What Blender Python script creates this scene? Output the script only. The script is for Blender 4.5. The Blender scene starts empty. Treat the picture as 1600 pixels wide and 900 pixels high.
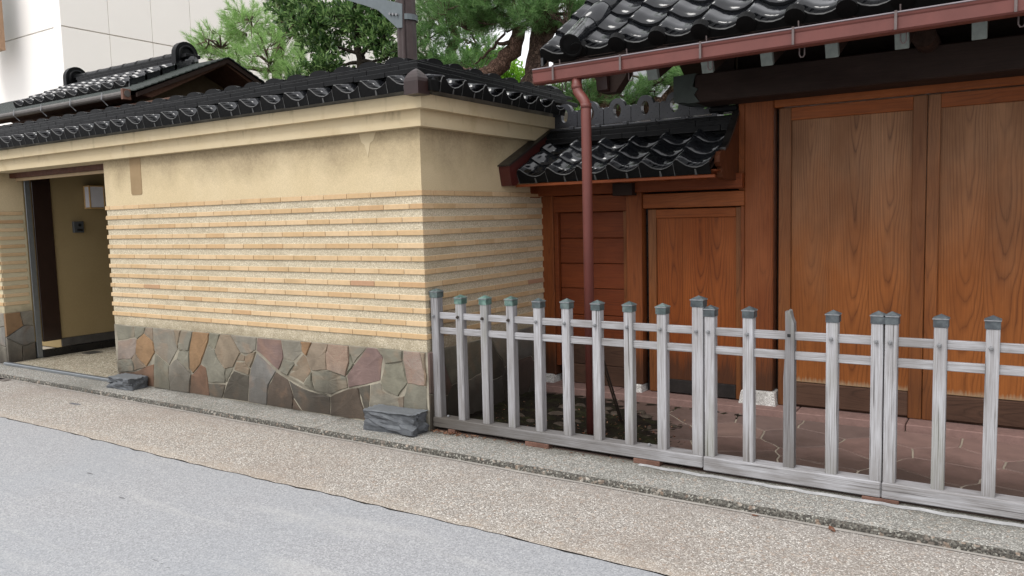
import bpy, math, random, bmesh
import numpy as np
from mathutils import Vector, Matrix, Euler
random.seed(7); np.random.seed(7)
R = math.radians
sc = bpy.context.scene
# ---------------------------------------------------------------- camera
YAW, PITCH, ROLL, FPX = -0.57430178, -0.08941312, -0.02573806, 1231.65531
CAMZ = 1.55
cy, sy = math.cos(YAW), math.sin(YAW)
FW = Vector((sy*math.cos(PITCH), cy*math.cos(PITCH), math.sin(PITCH)))
r0 = Vector((cy, -sy, 0)); u0 = r0.cross(FW)
RT = r0*math.cos(ROLL)+u0*math.sin(ROLL)
UP = -r0*math.sin(ROLL)+u0*math.cos(ROLL)
cam_d = bpy.data.cameras.new('camera'); cam = bpy.data.objects.new('camera', cam_d)
sc.collection.objects.link(cam); sc.camera = cam
cam.matrix_world = Matrix(((RT.x, UP.x, -FW.x, 0), (RT.y, UP.y, -FW.y, 0), (RT.z, UP.z, -FW.z, CAMZ), (0, 0, 0, 1)))
cam_d.sensor_width = 36; cam_d.lens = 36*FPX/1600; cam_d.clip_end = 500; cam_d.clip_start = .05
# ---------------------------------------------------------------- world, sun, exposure
SUN_EL, SUN_AZ = 52, 194        # azimuth: degrees, direction the sun stands in (from +Y clockwise)
w = bpy.data.worlds.new('World'); sc.world = w; w.use_nodes = True
nt = w.node_tree; nt.nodes.clear()
sky = nt.nodes.new('ShaderNodeTexSky'); sky.sky_type = 'NISHITA'; sky.sun_disc = False
sky.sun_elevation = R(SUN_EL); sky.sun_rotation = R(SUN_AZ); sky.dust_density = 4; sky.air_density = 1.5
hs = nt.nodes.new('ShaderNodeHueSaturation'); hs.inputs['Saturation'].default_value = .15
mx = nt.nodes.new('ShaderNodeMix'); mx.data_type = 'RGBA'; mx.inputs[0].default_value = .72
mx.inputs[7].default_value = (10.0, 10.0, 10.35, 1)
bg = nt.nodes.new('ShaderNodeBackground'); bg.inputs[1].default_value = .115
wo = nt.nodes.new('ShaderNodeOutputWorld')
nt.links.new(sky.outputs[0], hs.inputs['Color']); nt.links.new(hs.outputs[0], mx.inputs[6])
nt.links.new(mx.outputs[2], bg.inputs[0]); nt.links.new(bg.outputs[0], wo.inputs[0])
sl = bpy.data.lights.new('sun', 'SUN'); sl.energy = 1.3; sl.angle = R(25); sl.color = (1, .975, .94)
so = bpy.data.objects.new('sun', sl); sc.collection.objects.link(so)
az, el = R(SUN_AZ), R(SUN_EL)
sd = Vector((math.sin(az)*math.cos(el), math.cos(az)*math.cos(el), math.sin(el)))
so.rotation_euler = sd.to_track_quat('Z', 'Y').to_euler(); so.location = sd*20
sc.view_settings.view_transform = 'Standard'; sc.view_settings.look = 'None'
sc.view_settings.exposure = 0.52; sc.view_settings.gamma = 1
# ---------------------------------------------------------------- helpers
def L(h, a=1):
    h = h.lstrip('#'); c = [int(h[i:i+2], 16)/255 for i in (0, 2, 4)]
    return tuple(x/12.92 if x <= .04045 else ((x+.055)/1.055)**2.4 for x in c)+(a,)
class G:
    def __init__(s, name, spec=.5):
        s.m = bpy.data.materials.new(name); s.m.use_nodes = True
        s.t = s.m.node_tree; s.b = s.t.nodes['Principled BSDF']; s.b.inputs['Specular IOR Level'].default_value = spec
        s.tc = s.t.nodes.new('ShaderNodeTexCoord'); s.geo = s.t.nodes.new('ShaderNodeNewGeometry')
        s.oi = s.t.nodes.new('ShaderNodeObjectInfo')
    def put(s, sock, v):
        if v is None: return
        if isinstance(v, bpy.types.NodeSocket): s.t.links.new(v, sock)
        else: sock.default_value = v
    def n(s, typ, ins=None, **props):
        k = s.t.nodes.new('ShaderNode'+typ)
        for a, v in props.items(): setattr(k, a, v)
        for a, v in (ins or {}).items(): s.put(k.inputs[a], v)
        return k
    def obj(s): return s.tc.outputs['Object']
    def pos(s): return s.geo.outputs['Position']
    def rnd(s): return s.oi.outputs['Random']
    def map(s, vec, scale=(1, 1, 1), loc=(0, 0, 0), rot=(0, 0, 0)):
        return s.n('Mapping', {'Vector': vec, 'Scale': scale, 'Location': loc, 'Rotation': rot}).outputs[0]
    def shift(s, vec, k=37.):            # per-object offset
        o = s.n('Math', {0: s.rnd(), 1: k}, operation='MULTIPLY').outputs[0]
        return s.n('VectorMath', {0: vec, 1: s.n('CombineXYZ', {0: o, 1: o, 2: o}).outputs[0]}, operation='ADD').outputs[0]
    def noise(s, vec, scale, det=4, rough=.55, dist=0):
        return s.n('TexNoise', {'Vector': vec, 'Scale': scale, 'Detail': det, 'Roughness': rough, 'Distortion': dist}).outputs[0]
    def vor(s, vec, scale, out='Distance', feature='F1'):
        return s.n('TexVoronoi', {'Vector': vec, 'Scale': scale}, feature=feature).outputs[out]
    def ramp(s, fac, stops, interp='LINEAR'):
        k = s.n('ValToRGB', {0: fac}); cr = k.color_ramp; cr.interpolation = interp
        while len(cr.elements) < len(stops): cr.elements.new(.5)
        for e, (p, c) in zip(cr.elements, stops):
            e.position = p; e.color = c if len(c) == 4 else tuple(c)+(1,)
        return k.outputs[0]
    def fr(s, fac, lo, hi, a=0, b=1):
        return s.n('MapRange', {0: fac, 1: lo, 2: hi, 3: a, 4: b}).outputs[0]
    def mix(s, f, a, b, blend='MIX'):
        k = s.n('Mix', data_type='RGBA', blend_type=blend)
        s.put(k.inputs[0], f); s.put(k.inputs[6], a); s.put(k.inputs[7], b); return k.outputs[2]
    def mth(s, op, a, b=0.):
        return s.n('Math', {0: a, 1: b}, operation=op).outputs[0]
    def sep(s, v): return s.n('SeparateXYZ', {0: v}).outputs
    def hsv(s, c, h=.5, sa=1., v=1.): return s.n('HueSaturation', {'Color': c, 'Hue': h, 'Saturation': sa, 'Value': v}).outputs[0]
    def done(s, col, rough=.8, bump=None, bs=.3, bd=.01, metal=0., coat=None):
        s.put(s.b.inputs['Base Color'], col); s.put(s.b.inputs['Roughness'], rough); s.put(s.b.inputs['Metallic'], metal)
        if coat: s.b.inputs['Coat Weight'].default_value = coat; s.b.inputs['Coat Roughness'].default_value = .15
        if bump is not None:
            k = s.n('Bump', {'Height': bump, 'Strength': bs, 'Distance': bd}); s.t.links.new(k.outputs[0], s.b.inputs['Normal'])
        return s.m
WLOC = {}
ROOTS = {}
def thing(name, label, cat, loc=(0, 0, 0), group=None):
    o = bpy.data.objects.new(name, None); sc.collection.objects.link(o); o.location = loc; o.empty_display_size = .1
    o['label'] = label; o['category'] = cat
    if group: o['group'] = group
    WLOC[o.name] = Vector(loc); return o
def tag(o, label, cat, group=None):
    o['label'] = label; o['category'] = cat
    if group: o['group'] = group
    return o
def struct(o): o['kind'] = 'structure'; return o
def link(name, me, parent=None, wloc=(0, 0, 0), rot=(0, 0, 0), scale=None):
    o = bpy.data.objects.new(name, me); sc.collection.objects.link(o)
    p = Vector(wloc)
    if parent is not None:
        o.parent = parent; o.location = p-WLOC[parent.name]
    else: o.location = p
    o.rotation_euler = rot
    if scale: o.scale = scale
    WLOC[o.name] = p; return o
def mesh(name, V, F, mat, smooth=False):
    me = bpy.data.meshes.new(name); me.from_pydata([tuple(v) for v in V], [], [tuple(f) for f in F])
    me.materials.append(mat); me.update()
    if smooth: me.polygons.foreach_set('use_smooth', [True]*len(me.polygons))
    return me
def solid(name, V, F, mat, parent=None, smooth=False, fix=True, base=False):
    V = [Vector(v) for v in V]
    lo = Vector((min(v.x for v in V), min(v.y for v in V), min(v.z for v in V))); hi = Vector((max(v.x for v in V), max(v.y for v in V), max(v.z for v in V)))
    c = (lo+hi)/2
    if base or parent is None: c.z = lo.z
    me = mesh(name, [v-c for v in V], F, mat, smooth)
    if fix:
        bm = bmesh.new(); bm.from_mesh(me); bmesh.ops.recalc_face_normals(bm, faces=bm.faces); bm.to_mesh(me); bm.free()
    return link(name, me, parent, c)
def bx(x0, x1, y0, y1, z0, z1, b=.003):
    """chamfered box -> V, F"""
    b = min(b, (x1-x0)*.3, (y1-y0)*.3, (z1-z0)*.3)
    V = []; idx = {}
    X, Y, Z = (x0, x1), (y0, y1), (z0, z1); s = (1, -1)
    for i in (0, 1):
        for j in (0, 1):
            for k in (0, 1):
                for a in range(3):
                    v = [X[i]+s[i]*b, Y[j]+s[j]*b, Z[k]+s[k]*b]; v[a] = (X[i], Y[j], Z[k])[a]
                    idx[i, j, k, a] = len(V); V.append(v)
    F = []
    for i in (0, 1):
        F.append([idx[i, 0, 0, 0], idx[i, 1, 0, 0], idx[i, 1, 1, 0], idx[i, 0, 1, 0]])
        F.append([idx[0, i, 0, 1], idx[1, i, 0, 1], idx[1, i, 1, 1], idx[0, i, 1, 1]])
        F.append([idx[0, 0, i, 2], idx[1, 0, i, 2], idx[1, 1, i, 2], idx[0, 1, i, 2]])
    for i in (0, 1):
        for j in (0, 1):
            F.append([idx[i, j, 0, 0], idx[i, j, 1, 0], idx[i, j, 1, 1], idx[i, j, 0, 1]])
            F.append([idx[i, 0, j, 0], idx[i, 1, j, 0], idx[i, 1, j, 2], idx[i, 0, j, 2]])
            F.append([idx[0, i, j, 1], idx[1, i, j, 1], idx[1, i, j, 2], idx[0, i, j, 2]])
            for k in (0, 1): F.append([idx[i, j, k, 0], idx[i, j, k, 1], idx[i, j, k, 2]])
    return V, F
def box(name, x0, x1, y0, y1, z0, z1, mat, parent=None, b=.003):
    V, F = bx(x0, x1, y0, y1, z0, z1, b); return solid(name, V, F, mat, parent)
def join(*VF):
    V, F = [], []
    for v, f in VF:
        o = len(V); V += list(v); F += [[i+o for i in q] for q in f]
    return V, F
def tube(pts, rad, n=8, cap=True):
    pts = [Vector(p) for p in pts]; rad = rad if hasattr(rad, '__len__') else [rad]*len(pts)
    V, F = [], []; u = None
    for i, p in enumerate(pts):
        t = (pts[min(i+1, len(pts)-1)]-pts[max(i-1, 0)]).normalized()
        if u is None:
            u = t.orthogonal().normalized()
        u = (u-t*u.dot(t)).normalized(); v = t.cross(u)
        for k in range(n):
            a = 2*math.pi*k/n; V.append(p+(u*math.cos(a)+v*math.sin(a))*rad[i])
    for i in range(len(pts)-1):
        for k in range(n): F.append([i*n+k, i*n+(k+1) % n, (i+1)*n+(k+1) % n, (i+1)*n+k])
    if cap: F.append(list(range(n))[::-1]); F.append([(len(pts)-1)*n+k for k in range(n)])
    return V, F
def prism(poly, axis, a, b):
    """extrude 2D polygon; axis 'x': poly=(y,z); 'y': (x,z); 'z': (x,y)"""
    def P(p, t): return {'x': (t, p[0], p[1]), 'y': (p[0], t, p[1]), 'z': (p[0], p[1], t)}[axis]
    n = len(poly); V = [P(p, a) for p in poly]+[P(p, b) for p in poly]
    F = [list(range(n))[::-1], list(range(n, 2*n))]+[[i, (i+1) % n, n+(i+1) % n, n+i] for i in range(n)]
    return V, F
def at(x, y, Y):
    """where the sight line of a photograph pixel meets the vertical plane at depth Y (used to read off positions)"""
    d = RT*(x-800)+UP*(450-y)+FW*FPX; t = Y/d.y; return Vector((d.x*t, Y, d.z*t+CAMZ))
def piece(parent, name, me, wloc, rot=(0, 0, 0), color=None):
    o = link(name, me, parent, wloc, rot)
    if color: o.color = color
    return o
# power diagram of seeds clipped to a rectangle -> polygons with slightly wavy shared edges
def cells(seeds, x0, x1, y0, y1, wob=.008):
    out = []
    for i, (ax, ay, aw) in enumerate(seeds):
        P = [(x0, y0), (x1, y0), (x1, y1), (x0, y1)]
        for j, (bx_, by, bw) in enumerate(seeds):
            if i == j: continue
            nx, ny = bx_-ax, by-ay; c = (bx_**2+by**2-bw-ax**2-ay**2+aw)/2
            Q = []
            for k in range(len(P)):
                p, q = P[k], P[(k+1) % len(P)]
                dp, dq = p[0]*nx+p[1]*ny-c, q[0]*nx+q[1]*ny-c
                if dp <= 0: Q.append(p)
                if dp*dq < 0:
                    t = dp/(dp-dq); Q.append((p[0]+(q[0]-p[0])*t, p[1]+(q[1]-p[1])*t))
            P = Q
            if len(P) < 3: break
        if len(P) < 3: out.append(None); continue
        Q = []
        for k in range(len(P)):
            p, q = P[k], P[(k+1) % len(P)]; Q.append(p)
            d = math.hypot(q[0]-p[0], q[1]-p[1])
            onb = any(abs(p[a]-v) < 1e-6 and abs(q[a]-v) < 1e-6 for a, v in ((0, x0), (0, x1), (1, y0), (1, y1)))
            if d > .05 and not onb:
                key = tuple(sorted(((round(p[0], 4), round(p[1], 4)), (round(q[0], 4), round(q[1], 4)))))
                rr = random.Random(str(key)); m = 2 if d < .25 else 3
                a, b = key
                lst = []
                for s_ in range(1, m+1):
                    t = s_/(m+1); o = rr.uniform(-1, 1)*wob
                    lst.append((a[0]+(b[0]-a[0])*t-(b[1]-a[1])/d*o, a[1]+(b[1]-a[1])*t+(b[0]-a[0])/d*o))
                if (round(p[0], 4), round(p[1], 4)) != a: lst.reverse()
                Q += lst
        out.append(Q)
    return out
def stone_mesh(poly, gap, depth, P, jit=.002):
    """poly 2D -> raised slab with chamfered rim; P(x,y,h) maps to world"""
    n = len(poly); cx = sum(p[0] for p in poly)/n; cy_ = sum(p[1] for p in poly)/n
    def ins(d):
        o = []
        for k in range(n):
            a, b, c = poly[k-1], poly[k], poly[(k+1) % n]
            e1 = Vector((b[0]-a[0], b[1]-a[1])); e2 = Vector((c[0]-b[0], c[1]-b[1]))
            if e1.length < 1e-6 or e2.length < 1e-6: o.append(b); continue
            n1 = Vector((-e1.y, e1.x)).normalized(); n2 = Vector((-e2.y, e2.x)).normalized()
            m = (n1+n2)
            if m.length < .3: m = Vector((cx-b[0], cy_-b[1]))
            m.normalize(); k_ = min(1/max(m.dot(n1), .4), 2.)
            o.append((b[0]+m.x*d*k_, b[1]+m.y*d*k_))
        return o
    A, B = ins(gap), ins(gap+.004)
    V = [P(p[0], p[1], 0) for p in A]+[P(p[0], p[1], depth*.7) for p in A]+[P(p[0], p[1], depth+random.uniform(-jit, jit)) for p in B]
    V.append(P(cx, cy_, depth+random.uniform(0, jit*.6)))
    F = [[i, (i+1) % n, n+(i+1) % n, n+i] for i in range(n)]+[[n+i, n+(i+1) % n, 2*n+(i+1) % n, 2*n+i] for i in range(n)]
    F += [[2*n+i, 2*n+(i+1) % n, 3*n] for i in range(n)]
    return V, F
# ---------------------------------------------------------------- materials
def m_plaster(name, c1, c2, rough_b=.15, grime_shade=True, gz=(1.88, 2.2), rowdirt=False, gstr=.8):
    g = G(name, .2); p = g.pos()
    col = g.mix(g.noise(p, 2.2, 5), c1, c2)
    col = g.mix(g.fr(g.noise(p, 160, 2), .35, .7), col, g.hsv(col, v=.82))
    z = g.sep(p)[2]
    if grime_shade:  # grime and moulding shade painted together, darker towards the top
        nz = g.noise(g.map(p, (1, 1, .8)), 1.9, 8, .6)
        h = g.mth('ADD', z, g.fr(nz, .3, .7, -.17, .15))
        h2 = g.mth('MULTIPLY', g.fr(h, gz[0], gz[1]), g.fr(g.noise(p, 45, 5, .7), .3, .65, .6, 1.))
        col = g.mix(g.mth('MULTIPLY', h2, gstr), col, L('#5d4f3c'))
    if rowdirt:
        s = g.fr(g.noise(g.map(p, (1, 1, 2.5)), 1.7, 6, .6), .5, .75)
        col = g.mix(g.mth('MULTIPLY', s, .45), col, L('#7a6f5c'))
        low = g.mth('MULTIPLY', g.fr(g.mth('ADD', z, g.fr(g.noise(p, 9, 4), .3, .7, -.05, .05)), .72, .6), .55)
        col = g.mix(low, col, L('#6a6150'))
    bmp = g.noise(p, 170 if rough_b > .3 else 110, 3)
    return g.done(col, .95, bmp, rough_b, .004)
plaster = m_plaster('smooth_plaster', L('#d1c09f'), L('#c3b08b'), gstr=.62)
plaster_r = m_plaster('smooth_plaster_passage', L('#a08e69'), L('#8f7c58'), grime_shade=False)
def m_band():
    g = G('band_plaster', .2); p = g.pos()
    col = g.mix(g.noise(p, 3, 5), L('#cabb9d'), L('#bba986'))
    st = g.fr(g.noise(g.map(p, (3.2, 3.2, .9)), 2.4, 6, .65), .56, .76)
    z = g.sep(p)[2]
    f1 = g.fr(g.mth('ABSOLUTE', g.mth('SUBTRACT', z, 2.395)), .085, .0)
    f2 = g.fr(g.mth('ABSOLUTE', g.mth('SUBTRACT', z, 2.29)), .07, .0)
    f = g.mth('MULTIPLY', st, g.mth('MAXIMUM', f1, g.mth('MULTIPLY', f2, .8)))
    col = g.mix(g.mth('MULTIPLY', f, .8), col, L('#5a4f3f'))
    # damp patches
    d = g.mth('MULTIPLY', g.fr(g.noise(p, 5.5, 6, .6), .55, .8), .35)
    col = g.mix(d, col, L('#8d7753'))
    return g.done(col, .95, g.noise(p, 90, 4), .2, .004)
band_m = m_band()
def m_pebbledash():
    g = G('roughcast_render', .15); p = g.pos()
    c = g.vor(p, 160, 'Color')
    col = g.ramp(g.sep(c)[0], [(0, L('#a99e88')), (.45, L('#bdb199')), (.8, L('#ccc1a9')), (1, L('#dcd3be'))])
    z = g.sep(p)[2]
    s = g.mth('MULTIPLY', g.fr(g.noise(g.map(p, (1, 1, 2.2)), 1.6, 6, .62), .5, .72), .5)
    col = g.mix(s, col, L('#8f836c'))
    low = g.mth('MULTIPLY', g.fr(g.mth('ADD', z, g.fr(g.noise(p, 7, 4), .3, .7, -.05, .05)), .72, .6), .5)
    col = g.mix(low, col, L('#6f654f'))
    return g.done(col, .95, g.vor(p, 150), .7, .006)
roughcast = m_pebbledash()
def m_brick():
    g = G('buff_brick', .25); p = g.shift(g.obj())
    r = g.rnd()
    base = g.ramp(r, [(0, L('#bc9f78')), (.3, L('#c3a680')), (.6, L('#cab08c')), (.94, L('#bea079')), (.985, L('#b5946f')), (1, L('#ab866c'))])
    col = g.mix(g.fr(g.noise(p, 40, 4), .3, .75), base, g.hsv(base, v=.86))
    wp = g.pos(); s = g.mth('MULTIPLY', g.fr(g.noise(wp, 2.1, 6, .65), .5, .75), .42)
    col = g.mix(s, col, L('#857351'))
    return g.done(col, .85, g.noise(p, 90, 3), .25, .003)
brick_m = m_brick()
def m_stone(nm='crazy_paving_stone', veins=False, darkened=False):
    g = G(nm, .3); p = g.shift(g.obj()); oc = g.oi.outputs['Color']
    n1 = g.noise(p, 7, 6, .62, .6)
    col = g.mix(g.fr(n1, .35, .7), oc, g.hsv(oc, v=.68))
    n2 = g.fr(g.noise(p, 4.2, 3, .5, 1.2), .52, .68)
    col = g.mix(g.mth('MULTIPLY', n2, .5), col, g.mix(.5, L('#8f6f54'), oc))
    # veins on the speckled stones (alpha = 0.5)
    v = g.fr(g.vor(g.n('VectorMath', {0: p, 1: g.n('TexNoise', {'Vector': p, 'Scale': 14.}).outputs['Color']}, operation='ADD').outputs[0], 26, 'Distance', 'DISTANCE_TO_EDGE'), 0, .09, 1, 0)
    if veins: col = g.mix(g.mth('MULTIPLY', v, .75), col, L('#7d5347'))
    fine = g.noise(g.map(p, (1, 1, 4)), 30, 5, .65); col = g.mix(g.mth('MULTIPLY', g.fr(fine, .45, .7), .3), col, g.hsv(col, v=.6))
    wp = g.pos(); z = g.sep(wp)[2]
    dz = g.fr(g.mth('ADD', z, g.fr(g.noise(g.map(wp, (1, 1, .45)), 3.2, 6, .6), .3, .7, -.16, .2)), .42, .1)
    dx = g.fr(g.noise(g.map(wp, (1, 1, 0)), .9, 2), .4, .6, .25, 1.)
    col = g.mix(g.mth('MULTIPLY', g.mth('MULTIPLY', dz, dx), .82), col, L('#37312a'))
    if darkened: col = g.mix(g.fr(g.mth('ADD', z, g.fr(g.noise(wp, 4, 4), .3, .7, -.12, .12)), .6, .25, .12, .75), col, L('#25221d'))  # return wall stones turn darker towards the foot
    b = g.noise(g.map(p, (1, 1, 3)), 22, 6, .62)
    return g.done(col, .72, b, .45, .006)
stone_m = m_stone(); stone_v = m_stone('speckled_paving_stone', True); stone_d = m_stone('darkened_paving_stone', darkened=True)
STC = {'g': '#7b786b', 'y': '#817c71', 't': '#827565', 'o': '#8c7053', 'r': '#735847', 'd': '#5a554d', 'k': '#7a6660', 'p': '#867a72', 'v': '#7a7874', 'e': '#5c5046', 's': '#918579'}
def m_simple(name, c, rough=.6, spec=.5, metal=0., vary=.12, scale=12, bs=.1):
    g = G(name, spec); p = g.obj()
    col = g.mix(g.fr(g.noise(p, scale, 5, .6), .3, .7), c, g.hsv(c if isinstance(c, bpy.types.NodeSocket) else g.n('RGB').outputs[0], v=1-vary)) if False else None
    rgb = g.n('RGB'); rgb.outputs[0].default_value = c
    col = g.mix(g.fr(g.noise(p, scale, 5, .6), .3, .7), rgb.outputs[0], g.hsv(rgb.outputs[0], v=1-vary))
    r = g.fr(g.noise(p, scale*2, 3), .3, .7, rough*.85, min(1, rough*1.15))
    return g.done(col, r, g.noise(p, scale*8, 3), bs, .003, metal)
mortar = m_simple('stone_mortar', L('#a39c8c'), .95, .2, vary=.6, scale=4.5, bs=.4)
joint_pale = m_simple('brick_joint', L('#c8bea6'), .95, .2, vary=.2)
def m_tile():
    g = G('glazed_roof_tile', .45); p = g.shift(g.obj())
    r = g.rnd()
    base = g.ramp(r, [(0, (.006, .0065, .008)), (.6, (.010, .011, .013)), (1, (.018, .019, .022))])
    n = g.noise(p, 9, 6, .65)
    col = g.mix(g.mth('MULTIPLY', g.fr(n, .55, .75), .5), base, (.035, .036, .034, 1))
    ro = g.fr(g.noise(p, 14, 5, .6), .35, .75, .06, .24); g.b.inputs['IOR'].default_value = 1.6
    return g.done(col, ro, g.noise(p, 11, 3), .1, .01)
tile_m = m_tile()
ridge_m = m_simple('ridge_tile_clay', (.005, .0053, .006, 1), .42, .14, vary=.4, scale=14, bs=.2)
grime_tile = m_simple('tile_end_face', (.008, .008, .008, 1), .6, .1, vary=.6, scale=9, bs=.25)
rim_m = m_simple('worn_tile_edge', (.10, .10, .097, 1), .6, .3, vary=.6, scale=14)
deco_m = m_simple('glazed_openwork_tile', (.045, .047, .054, 1), .3, .45, vary=.35, scale=22, bs=.3)
def m_wood(name, c1, c2, cd, grain=1., rough=.5, bleach=True, zmap=True, horiz=False, tilt=.045, dark=None, spec=.25, rings=105, fade=0.):
    """plain-sawn board: growth rings cut at a slight angle give the cathedral figure"""
    g = G(name, spec); p = g.obj()
    if horiz: p = g.n('CombineXYZ', {0: g.sep(p)[2], 1: g.sep(p)[1], 2: g.sep(p)[0]}).outputs[0]
    s = g.sep(p); r = g.rnd()
    k = g.mth('MULTIPLY', r, 71.)
    fx = g.fr(g.mth('FRACT', g.mth('MULTIPLY', r, 13.7)), 0, 1, -.05, .05)
    sh = g.n('CombineXYZ', {0: k, 1: k, 2: k}).outputs[0]
    q = g.n('VectorMath', {0: p, 1: sh}, operation='ADD').outputs[0]
    nb = g.noise(g.map(q, (1.6, 1.6, .75)), 1.6, 2, .5)
    nb2 = g.noise(g.map(q, (6, 6, .9)), 2., 3, .5)
    xx = g.mth('ADD', g.mth('SUBTRACT', s[0], fx), g.fr(nb, 0, 1, -.03, .03))
    yy = g.mth('ADD', g.mth('ADD', g.mth('MULTIPLY', s[2], -tilt), g.fr(g.mth('FRACT', g.mth('MULTIPLY', r, 7.3)), 0, 1, .055, .095)), g.fr(nb, 0, 1, -.035, .035))
    rad = g.mth('POWER', g.mth('ADD', g.mth('MULTIPLY', xx, xx), g.mth('MULTIPLY', yy, yy)), .5)
    rad = g.mth('ADD', rad, g.fr(nb2, 0, 1, -.010, .010))
    ring = g.mth('FRACT', g.mth('MULTIPLY', rad, rings))
    line = g.ramp(ring, [(0, (1, 1, 1)), (.09, (.45, .45, .45)), (.3, (0, 0, 0)), (.75, (.12, .12, .12)), (.93, (.5, .5, .5)), (1, (1, 1, 1))])
    fib = g.noise(g.map(q, (170, 170, 3.5)), 1., 3, .6)
    tone = g.noise(g.map(q, (2.5, 2.5, 1)), 1.5, 4, .6)
    base = g.mix(g.fr(tone, .3, .7), c1, c2)
    base = g.mix(g.fr(r, 0, 1, 0, .35), base, g.hsv(base, v=.72))
    col = g.mix(g.mth('MULTIPLY', g.mth('MULTIPLY', line, g.fr(g.noise(g.map(q, (5, 5, .8)), 1.7, 3), .35, .65, .3, 1.)), .66*grain), base, cd)
    col = g.mix(g.mth('MULTIPLY', g.fr(fib, .35, .7), .32), col, cd)
    wp = g.pos(); wz = g.sep(wp)[2]
    blot = g.noise(g.map(wp, (1, 1, .5)), 3.1, 5, .6); col = g.mix(g.mth('MULTIPLY', g.fr(blot, .45, .72), .35), col, g.hsv(col, v=.6))
    if fade: col = g.mix(g.mth('MULTIPLY', g.fr(g.mth('ADD', wz, g.fr(blot, .3, .7, -.25, .25)), .95, 1.9), fade), col, g.hsv(col, h=.514, sa=.78, v=.95))
    if zmap:
        # weathered, sooty towards the foot, pale water line at the very bottom
        st = g.noise(g.map(wp, (38, 38, 1.3)), 1., 4, .6)
        lo = g.fr(g.mth('ADD', wz, g.fr(st, .25, .75, -.09, .09)), .52, .3)
        if dark: col = g.mix(g.mth('MULTIPLY', lo, dark), col, L('#2a2019'))
    if bleach:
        st2 = g.noise(g.map(wp, (60, 60, 3)), 1., 3)
        bl = g.fr(g.mth('ADD', wz, g.fr(st2, .3, .7, -.018, .018)), .322, .292)
        col = g.mix(g.mth('MULTIPLY', bl, .6), col, L('#9a8a70'))
    rr = g.fr(tone, .3, .7, rough*.85, rough*1.2)
    return g.done(col, rr, g.mth('ADD', g.mth('MULTIPLY', line, -.6), g.mth('MULTIPLY', fib, .5)), .22, .003)
door_w = m_wood('door_board_wood', L('#a0602d'), L('#884e22'), L('#4a230a'), 1.15, .55, fade=.75, tilt=.048, rings=72)
wick_w = m_wood('wicket_board_wood', L('#9c5522'), L('#854318'), L('#4b220b'), 1.1, .55, dark=.75, tilt=.05, bleach=False, rings=72)
frame_w = m_wood('door_frame_wood', L('#8f572c'), L('#7a4520'), L('#43220d'), .8, .55, fade=.5, bleach=False, tilt=.012, dark=.35)
post_w = m_wood('post_wood', L('#8f5129'), L('#793e1b'), L('#3a1c0d'), .9, .55, bleach=False, tilt=.012, dark=.75)
panel_w = m_wood('side_board_wood', L('#854322'), L('#6d3218'), L('#33170c'), .9, .5, bleach=False, tilt=.02, horiz=True, dark=.9)
rail_w = m_wood('rail_wood', L('#874521'), L('#703516'), L('#3a1b0d'), .7, .55, bleach=False, tilt=.01, horiz=True, zmap=False)
lintel_w = m_wood('lintel_wood', L('#995527'), L('#84441c'), L('#482512'), .7, .55, bleach=False, tilt=.01, horiz=True, zmap=False)
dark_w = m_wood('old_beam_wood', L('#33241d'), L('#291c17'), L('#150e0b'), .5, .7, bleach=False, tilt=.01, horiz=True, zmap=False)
foot_w = m_wood('foot_board_wood', L('#604637'), L('#493429'), L('#20140e'), .8, .75, bleach=False, tilt=.05, horiz=True, zmap=False)
def m_grey_wood():
    g = G('weathered_fence_wood', .25); p = g.obj(); r = g.rnd(); k = g.mth('MULTIPLY', r, 53.)
    q = g.n('VectorMath', {0: p, 1: g.n('CombineXYZ', {0: k, 1: k, 2: k}).outputs[0]}, operation='ADD').outputs[0]
    fib = g.noise(g.map(q, (190, 190, 4)), 1., 5, .68); big = g.noise(g.map(q, (7, 7, 2.2)), 1., 4, .6)
    col = g.ramp(fib, [(.28, L('#615e5c')), (.42, L('#94929a' if False else '#949293')), (.56, L('#a9a9ac')), (.72, L('#bdbec2'))])
    col = g.mix(g.mth('MULTIPLY', g.fr(big, .42, .7), .5), col, L('#7f7b78'))
    col = g.mix(g.fr(g.sep(g.oi.outputs['Color'])[0], 1, 0, 0, .75), col, L('#45413f'))
    crack = g.fr(g.noise(g.map(q, (75, 75, 1.4)), 1., 2, .5), .37, .32)
    col = g.mix(g.mth('MULTIPLY', crack, .75), col, L('#3a3532'))
    wz = g.sep(g.pos())[2]
    lo = g.mth('MULTIPLY', g.fr(g.mth('ADD', wz, g.fr(g.noise(g.map(g.pos(), (25, 25, 2)), 1., 3), .3, .7, -.1, .1)), .38, .1), .5)
    col = g.mix(lo, col, L('#625d57'))
    # faint green algae
    al = g.mth('MULTIPLY', g.fr(g.noise(g.map(q, (6, 6, 1.4)), 1., 3), .56, .72), .22)
    col = g.mix(al, col, L('#7c8264'))
    return g.done(col, .85, g.mth('ADD', fib, g.mth('MULTIPLY', crack, -1.)), .5, .003)
grey_w = m_grey_wood()
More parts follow.
